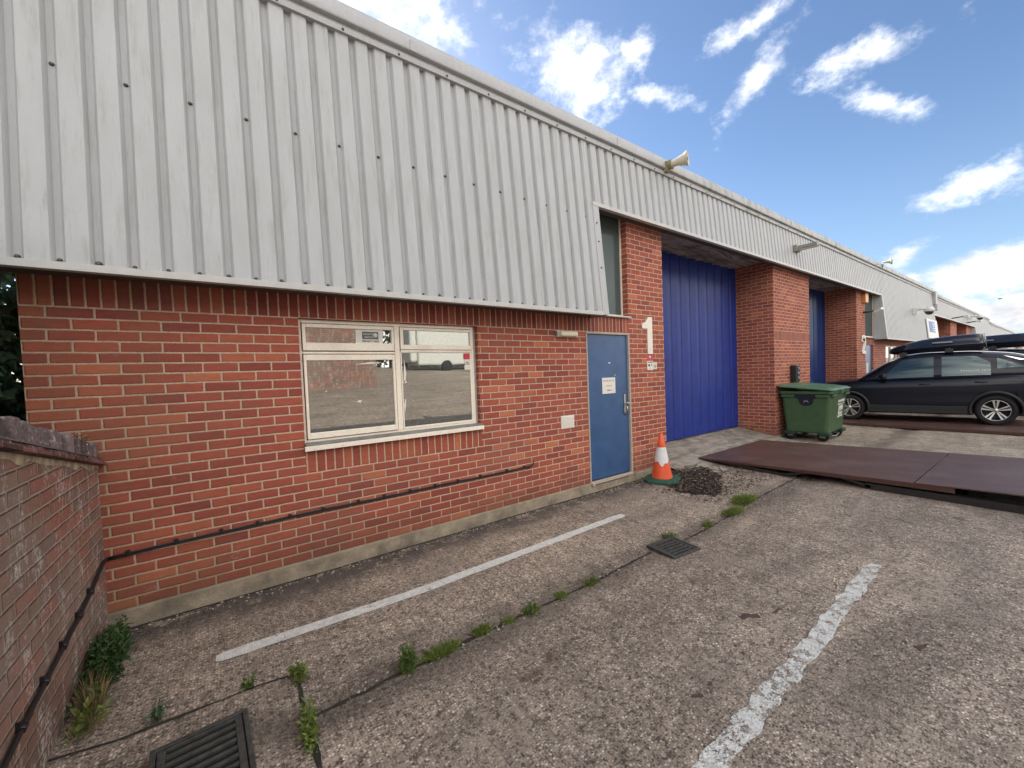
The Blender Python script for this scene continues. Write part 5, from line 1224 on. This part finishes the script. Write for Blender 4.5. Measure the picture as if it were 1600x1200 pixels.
# mid-axle in local coords: y = Y0-(.92+3.595)/2 ; left wheel face x=-.9
ly = Y0-3.595
off = Matrix.Rotation(hd, 3, 'Z') @ Vector((-.86*CS, ly*CS, 0))
car.location = (15.529-off.x, -2.87-off.y, -.055)
rb = make_box('glossy black roof box on the black car beside the green bin'); rb.scale = (CS, .86, CS)
rb.rotation_euler = (0, 0, hd)
def on_car(c, x, s, z): 
    v = Matrix.Rotation(c.rotation_euler.z, 3, 'Z') @ Vector((x*CS, (Y0-s)*CS, z*1.03)); return Vector(c.location)+v
rb.location = on_car(car, -.12, 1.72, 1.735)
car2 = copy_tree(car); car2['label'] = 'second black car farther right, mostly hidden behind the first'; car2.location = (19.6, -1.9, -.13); car2.rotation_euler = (0, 0, .05); car2.scale = (1.02, 1.02, 1.1)
rb2 = copy_tree(rb); rb2['label'] = 'dark roof box on the car hidden behind the nearer black car'; rb2.location = (19.5, -.95, 1.82); rb2.rotation_euler = (0, 0, .05); rb2.scale = (1.15, 1.2, .9)
rb['group'] = rb2['group'] = 'roof boxes'
tx = place_text('IN HOUSE TREE', .07, (0, 0, 0), (0, -1, 0), (0, 0, 1), 'sign_white', None)
tx.parent = car; v = side(3.28, .27); tx.location = (v.x-.02, v.y, v.z); tx.rotation_euler = (PI/2, 0, -PI/2); tx.rotation_euler = (math.radians(90-20), 0, -PI/2); tx.name = 'window_lettering'

# ------------------------------------------------------------------ plants
def leaf(mb, p, d, up, l, w, mi=0, fold=.2):
    d = d.normalized(); s_ = d.cross(up); s_ = s_.normalized() if s_.length > 1e-3 else Vector((1, 0, 0)); n_ = s_.cross(d)
    a = mb.bm.verts.new(p); b_ = mb.bm.verts.new(p+d*l*.45+s_*w/2+n_*fold*w); c = mb.bm.verts.new(p+d*l-n_*l*.1); e = mb.bm.verts.new(p+d*l*.45-s_*w/2+n_*fold*w)
    f = mb.bm.faces.new((a, b_, c, e)); f.material_index = mi
def rv(r): return Vector((r.uniform(-1, 1), r.uniform(-1, 1), r.uniform(-1, 1)))
def weed(name, x, y, rx, ry, h, n, mat, label, ll=.05, lw=.02, seed=1, blades=0, bh=.1, mat2='grass_leaf', rz=0, grp=None, stems=6):
    r = random.Random(seed); z0 = gz(x, y); R_ = empty(name, (x, y, z0), rz); tag(R_, label, 'plant', grp)
    if n:
        st = MB(); mb = MB()
        for k in range(stems):
            a = r.uniform(0, 2*PI); q = math.sqrt(r.random()); bx, by = rx*q*math.cos(a)*.6, ry*q*math.sin(a)*.6
            hh = h*r.uniform(.55, 1.)*(1-.4*q); tp = Vector((bx*1.5, by*1.5, hh)); st.tube([(bx, by, 0), (bx*1.2+r.uniform(-.01, .01), by*1.2, hh*.5), tp], .0022, 5)
            for j in range(n//stems):
                u = r.random()**.7; p = Vector((bx, by, 0)).lerp(tp, u)+Vector((r.gauss(0, rx*.28), r.gauss(0, ry*.28), r.gauss(0, h*.08)))
                p.z = max(p.z, .004); d = Vector((p.x-bx, p.y-by, 0))+rv(r)*.06+Vector((0, 0, .02))
                leaf(mb, p, d, Vector((0, 0, 1))+rv(r)*.5, ll*r.uniform(.6, 1.3), lw*r.uniform(.7, 1.3))
        mb.build('leaves', mat, R_, uv=False, fix=False); st.build('stems', 'stem', R_, uv=False)
    if blades:
        mb = MB()
        for k in range(blades):
            a = r.uniform(0, 2*PI); q = math.sqrt(r.random()); p = Vector((rx*q*math.cos(a), ry*q*math.sin(a), 0)); hh = bh*r.uniform(.4, 1.2)*(1.1-.5*q)
            lean = Vector((p.x*.5+r.gauss(0, .018), p.y*.5+r.gauss(0, .018), 0)); s_ = Vector((r.uniform(-1, 1), r.uniform(-1, 1), 0)).normalized()*.0022
            m1 = p+Vector((0, 0, hh*.6))+lean*.4; tp = p+Vector((0, 0, hh*.95))+lean
            v = [mb.bm.verts.new(c) for c in (p-s_, p+s_, m1+s_*.8, tp, m1-s_*.8)]; mb.bm.faces.new(v)
        mb.build('blades', mat2, R_, uv=False, fix=False)
    return R_
G = 'weeds along the gutter joint'
weed('weed_clump', .385, -.50, .065, .27, .22, 2600, 'nettle_leaf', 'dense dark nettle-like weed in the corner of the two brick walls', .038, .017, 11, stems=52)
weed('weed_clump', .38, -.86, .05, .12, .14, 50, 'weed_leaf', 'dry yellowing weed and straw below the corner weed at the wall foot', .05, .02, 12, 260, .20, 'dry_grass')
weed('weed_clump', .40, -1.04, .06, .08, .09, 60, 'grass_leaf', 'small yellow green weed nearest the camera at the foot of the old wall', .05, .026, 13, 60, .1, 'dry_grass')
weed('weed_clump', 1.815, -1.62, .04, .035, .20, 300, 'weed_leaf', 'tallest upright weed standing in the gutter joint', .035, .012, 14, 120, .10, 'grass_leaf', grp=G)
weed('grass_tuft', 2.03, -1.62, .105, .035, .07, 40, 'weed_leaf', 'wide grassy weed just right of the tallest gutter weed', .03, .01, 15, 420, .075, grp=G)
weed('grass_tuft', 2.33, -1.605, .06, .03, .06, 30, 'weed_leaf', 'thick bright grass tuft, second from the tallest gutter weed', .03, .01, 16, 260, .065, grp=G)
weed('grass_tuft', 2.53, -1.62, .04, .025, .05, 0, 'weed_leaf', 'small low grass tuft between two bigger tufts in the gutter', .03, .01, 17, 130, .045, grp=G)
weed('grass_tuft', 2.72, -1.63, .06, .04, .12, 60, 'weed_leaf', 'leafy tuft with a raised sprig midway along the gutter', .03, .012, 18, 130, .06, grp=G)
weed('grass_tuft', 3.01, -1.62, .045, .03, .06, 0, 'weed_leaf', 'thin olive grass tuft in the gutter, left of the last tuft before the drain', .03, .01, 19, 130, .055, grp=G)
weed('grass_tuft', 3.32, -1.63, .06, .04, .1, 30, 'weed_leaf', 'spiky green tuft in the gutter, nearest the smaller drain on its left', .03, .01, 20, 130, .06, grp=G)
weed('grass_tuft', 4.56, -1.53, .08, .05, .08, 30, 'weed_leaf', 'olive grass tuft overhanging the corner of the smaller drain', .03, .012, 21, 110, .06, grp=G)
weed('grass_tuft', 5.13, -1.61, .06, .04, .08, 20, 'weed_leaf', 'small weed between the smaller drain and the bright grass', .03, .012, 22, 120, .08, grp=G)
weed('grass_tuft', 5.72, -1.60, .17, .06, .1, 20, 'weed_leaf', 'low bright green grass patch, the nearer of two beside the leaf litter', .03, .01, 23, 520, .075, grp=G)
weed('grass_tuft', 6.20, -1.50, .20, .09, .1, 40, 'weed_leaf', 'larger grass patch touching the edge of the dark leaf litter', .04, .012, 24, 620, .11, grp=G)
G2 = 'weeds along the short cross joint'
weed('weed_clump', 1.285, -1.32, .025, .06, .10, 130, 'grass_leaf', 'bright leafy weed in the cross joint, farthest from the camera of its row', .035, .014, 25, 40, .06, grp=G2)
weed('weed_clump', 1.29, -1.74, .035, .13, .08, 260, 'grass_leaf', 'long bright weed lying in the cross joint beside the large drain', .035, .014, 26, 60, .06, grp=G2)
weed('weed_clump', 1.07, -1.21, .04, .03, .06, 26, 'weed_leaf', 'tiny dark seedling just above the large drain', .035, .02, 27, grp=G2)
weed('weed_clump', .68, -1.19, .03, .03, .08, 60, 'ivy_leaf', 'small bluish dark weed at the joint left of the large drain', .03, .015, 28)

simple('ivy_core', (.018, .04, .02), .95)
# ivy hedge behind the boundary wall
r = random.Random(5); R_ = empty('ivy_hedge', (-1.2, .8, -.1)); tag(R_, 'dark glossy ivy hedge glimpsed behind the old boundary wall', 'hedge')
mb = MB()
for k in range(15000):
    x = r.uniform(-1.9, 1.15); y = r.uniform(-1.9, .75); z = r.uniform(0, 2.6)
    if r.random() < .5: x = 1.15-abs(r.gauss(0, .12))
    p = Vector((x, y, z)); p.x += .1*mnoise.noise(Vector((y*2, z*2, 0)))
    if p.x > 1.17: p.x = 1.17
    leaf(mb, p, Vector((.4, -.3, -.8))+rv(r)*.7, Vector((.8, -.5, .4))+rv(r)*.5, .085*r.uniform(.6, 1.3), .075*r.uniform(.7, 1.2))
mb.build('leaves', 'ivy_leaf', R_, uv=False, fix=False)
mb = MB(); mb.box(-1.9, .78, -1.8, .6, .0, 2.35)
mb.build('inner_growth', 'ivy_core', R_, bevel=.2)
mb = MB()
for k in range(10): x = -1.5+.27*k; mb.tube([(x, r.uniform(-1, .3), -.05), (x+r.uniform(-.2, .2), r.uniform(-1, .3), 1.2), (x+r.uniform(-.2, .2), 0, 2.4)], .025, 6)
mb.build('branches', 'bark', R_, uv=False)
# keep the hedge clear of the building corner and of the boundary wall
R_.location = (-1.32, .45, -.1)
# ivy tendrils over the coping
mb = MB()
for (y0_, n_) in ((-.42, 5), (-.30, 6)):
    pts = [(XB+.0, y0_+.03*k, zt(y0_+.03*k)+.165+.012*math.sin(k*2+y0_*9)) for k in range(n_)]
    mb.tube(pts, .0025, 5)
    for k, p in enumerate(pts): leaf(mb, Vector(p), Vector((.3, .5*(-1)**k, .4)), Vector((0, 0, 1)), .022, .014)
tag(mb.build('ivy_tendril', 'dry_grass', uv=False, fix=False), 'yellow creeper tendril trailing over the wall coping', 'plant')

# leaf litter pile
r = random.Random(9); mb = MB()
def mound(x, y):
    u, v = (x-6.78)/.72, (y+.50)/.50; c, s_ = math.cos(-.65), math.sin(-.65); a, b_ = (x-6.72)*c-(y+.5)*s_, (x-6.72)*s_+(y+.5)*c
    q = (a/.85)**2+(b_/.40)**2; return max(0, 1-q+.5*mnoise.noise(Vector((x*3.2, y*3.2, 3)))+.3*mnoise.noise(Vector((x*9, y*9, 3)))+.18) if q < 1.7 else 0
G_ = 34; vs = {}
for i in range(G_+1):
    for j in range(G_+1):
        x = 5.9+1.75*i/G_; y = -1.3+1.5*j/G_; k_ = mound(x, y); vs[i, j] = mb.bm.verts.new((x, y, gz(x, y)+(min(.018, .026*k_**.6)+.006*mnoise.noise(Vector((x*12, y*12, 0)))*k_ if k_ > 0 else -.02)+(.0 if k_ > 0 else 0)))
for i in range(G_):
    for j in range(G_):
        if mound(5.9+1.75*(i+.5)/G_, -1.3+1.5*(j+.5)/G_) > 0.02: mb.bm.faces.new((vs[i, j], vs[i+1, j], vs[i+1, j+1], vs[i, j+1])).smooth = True
for v in [v for v in mb.bm.verts if not v.link_faces]: mb.bm.verts.remove(v)
simple('litter_soil', (.028, .021, .017), .95, var=.4, scale=40, bump=.01, bscale=90)
nf = len(mb.bm.faces)
for k in range(8200):
    x, y = r.uniform(5.75, 7.75), r.uniform(-1.35, .2); k_ = mound(x, y)
    if r.random() > (min(1, .25+k_*2.0) if k_ > 0 else .16): continue
    z = gz(x, y)+(min(.02, .028*k_**.6) if k_ > 0 else 0)+r.uniform(.002, .018)
    leaf(mb, Vector((x, y, z)), Vector((r.uniform(-1, 1), r.uniform(-1, 1), r.uniform(-.2, .35))), Vector((0, 0, 1))+rv(r)*.6, r.uniform(.02, .05), r.uniform(.012, .026), 2 if r.random() < .24 else 1, fold=.35)
tag(mb.build('leaf_litter', ['litter_soil', 'litter_dark', 'litter_pale'], uv=False, fix=False), 'heap of dark dead leaves and litter beside the traffic cone', 'leaf litter', kind='stuff')
# small loose debris along the wall foot and gutter
mb = MB(); r = random.Random(31)
for k in range(1500):
    if k < 700: x, y = r.uniform(.35, 6.9), -.05-abs(r.gauss(0, .07))
    elif k < 1100: x, y = r.uniform(1.3, 8), -1.6+r.gauss(0, .06)
    else: x, y = r.uniform(.4, 9), r.uniform(-4, -.1)
    s_ = r.uniform(.003, .009)*(1.4 if k < 1100 else 1); c = Vector((x, y, gz(x, y)+s_*.4))
    mi = 0 if r.random() < .55 else 1
    v = [mb.bm.verts.new(c+Vector((a*s_*r.uniform(.6, 1.2), b_*s_*r.uniform(.6, 1.2), e*s_*.55))) for a, b_, e in ((1, 0, 0), (0, 1, 0), (-1, 0, 0), (0, -1, 0), (0, 0, 1), (0, 0, -1))]
    for a, b_, e in ((0, 1, 4), (1, 2, 4), (2, 3, 4), (3, 0, 4), (1, 0, 5), (2, 1, 5), (3, 2, 5), (0, 3, 5)): mb.bm.faces.new((v[a], v[b_], v[e])).material_index = mi
simple('chip_dark', (.06, .045, .035), .9); simple('chip_pale', (.42, .37, .31), .8)
tag(mb.build('gravel', ['chip_dark', 'chip_pale'], uv=False), 'loose grit and pebbles scattered on the yard', 'gravel', kind='stuff')

# ------------------------------------------------------------------ things behind the photographer, seen in the window glass
g0 = gz(12, -19)
r_ = empty('white_van', (13.2, -20, g0)); tag(r_, 'large white box van seen only as a reflection in the window', 'van')
q = MB(); q.box(10.75, 17.5, -21.6, -19.6, g0+.42, g0+3.4); q.box(10.3, 10.748, -21.5, -19.7, g0+.65, g0+3.2); KK(q.build('body', 'van_white', bevel=.12), r_)
for x in (12.7, 16.2):
    q = MB(); q.lathe([(.02, -.1), (.33, -.1), (.36, -.06), (.36, .06), (.33, .1), (.02, .1)], (x, -19.58, g0+.36), (0, 1, 0), 24); KK(q.build('wheel', 'rubber'), r_)
g1 = gz(0, -12)
r_ = empty('brick_outbuilding', (1, -12, g1)); tag(r_, 'low brick outbuilding seen only as a reflection in the window', 'outbuilding')
q = MB(); q.box(-5, 5.9, -16, -12.2, g1-.3, g1+2.6); KK(q.build('brick_wall', 'brick_old'), r_); q = MB(); q.box(-5.2, 6.1, -16.2, -12.0, g1+2.6, g1+2.8); KK(q.build('roof', 'roof_grey'), r_)
def tree(x, y, h, w, seed, lab):
    r = random.Random(seed); z0 = gz(x, y); R_ = empty('tree', (x, y, z0)); tag(R_, lab, 'tree', 'trees across the yard')
    t_ = MB(); t_.tube([(0, 0, 0), (.1, 0, h*.4), (0, .1, h*.85)], .2, 8, rs=[.25, .17, .05])
    for k in range(6): a = k*1.05; t_.tube([(0, 0, h*(.25+.08*k)), (w*.35*math.cos(a), w*.35*math.sin(a), h*(.4+.08*k))], .05, 5)
    t_.build('trunk', 'bark', R_, uv=False); mb = MB()
    cl = [(Vector((r.gauss(0, w*.28), r.gauss(0, w*.28), h*r.uniform(.04, .95))), r.uniform(.5, 1.)) for _ in range(40)]
    for k in range(3400):
        c, rr_ = r.choice(cl); p = c+rv(r).normalized()*rr_*w*.28*r.random()**.4; leaf(mb, p, rv(r), rv(r), .32, .26)
    mb.build('crown', 'tree_leaf', R_, uv=False, fix=False)
for k, w_ in enumerate(('first', 'second', 'third', 'fourth', 'fifth', 'sixth', 'seventh', 'eighth', 'ninth')): tree(-6+k*4.4, -27-(k % 2)*1.5, 6.5+(k*37 % 5)*.4, 5, 100+k, 'leafy tree across the yard behind the camera, %s along its row' % w_)
# bird
r_ = empty('bird', (72, 6, 10)); tag(r_, 'tiny dark bird gliding in front of the clouds at right', 'bird')
d_ = pxdir(1563, 467); pB = CAM+d_*55
q = MB(); q.tube([(-.28, 0, 0), (-.1, 0, .02), (.15, 0, .02), (.3, 0, .03)], .05, 8, rs=[.02, .07, .07, .02])
q.poly([(-.08, 0, .03), (.12, 0, .03), (.0, .55, .14), (-.12, .5, .12)]); q.poly([(-.08, 0, .03), (.12, 0, .03), (.0, -.55, .14), (-.12, -.5, .12)])
o = q.build('body', 'black_plastic', r_, uv=False); r_.location = pB; r_.scale = (.55,)*3; r_.rotation_euler = (0, 0, 1.0)
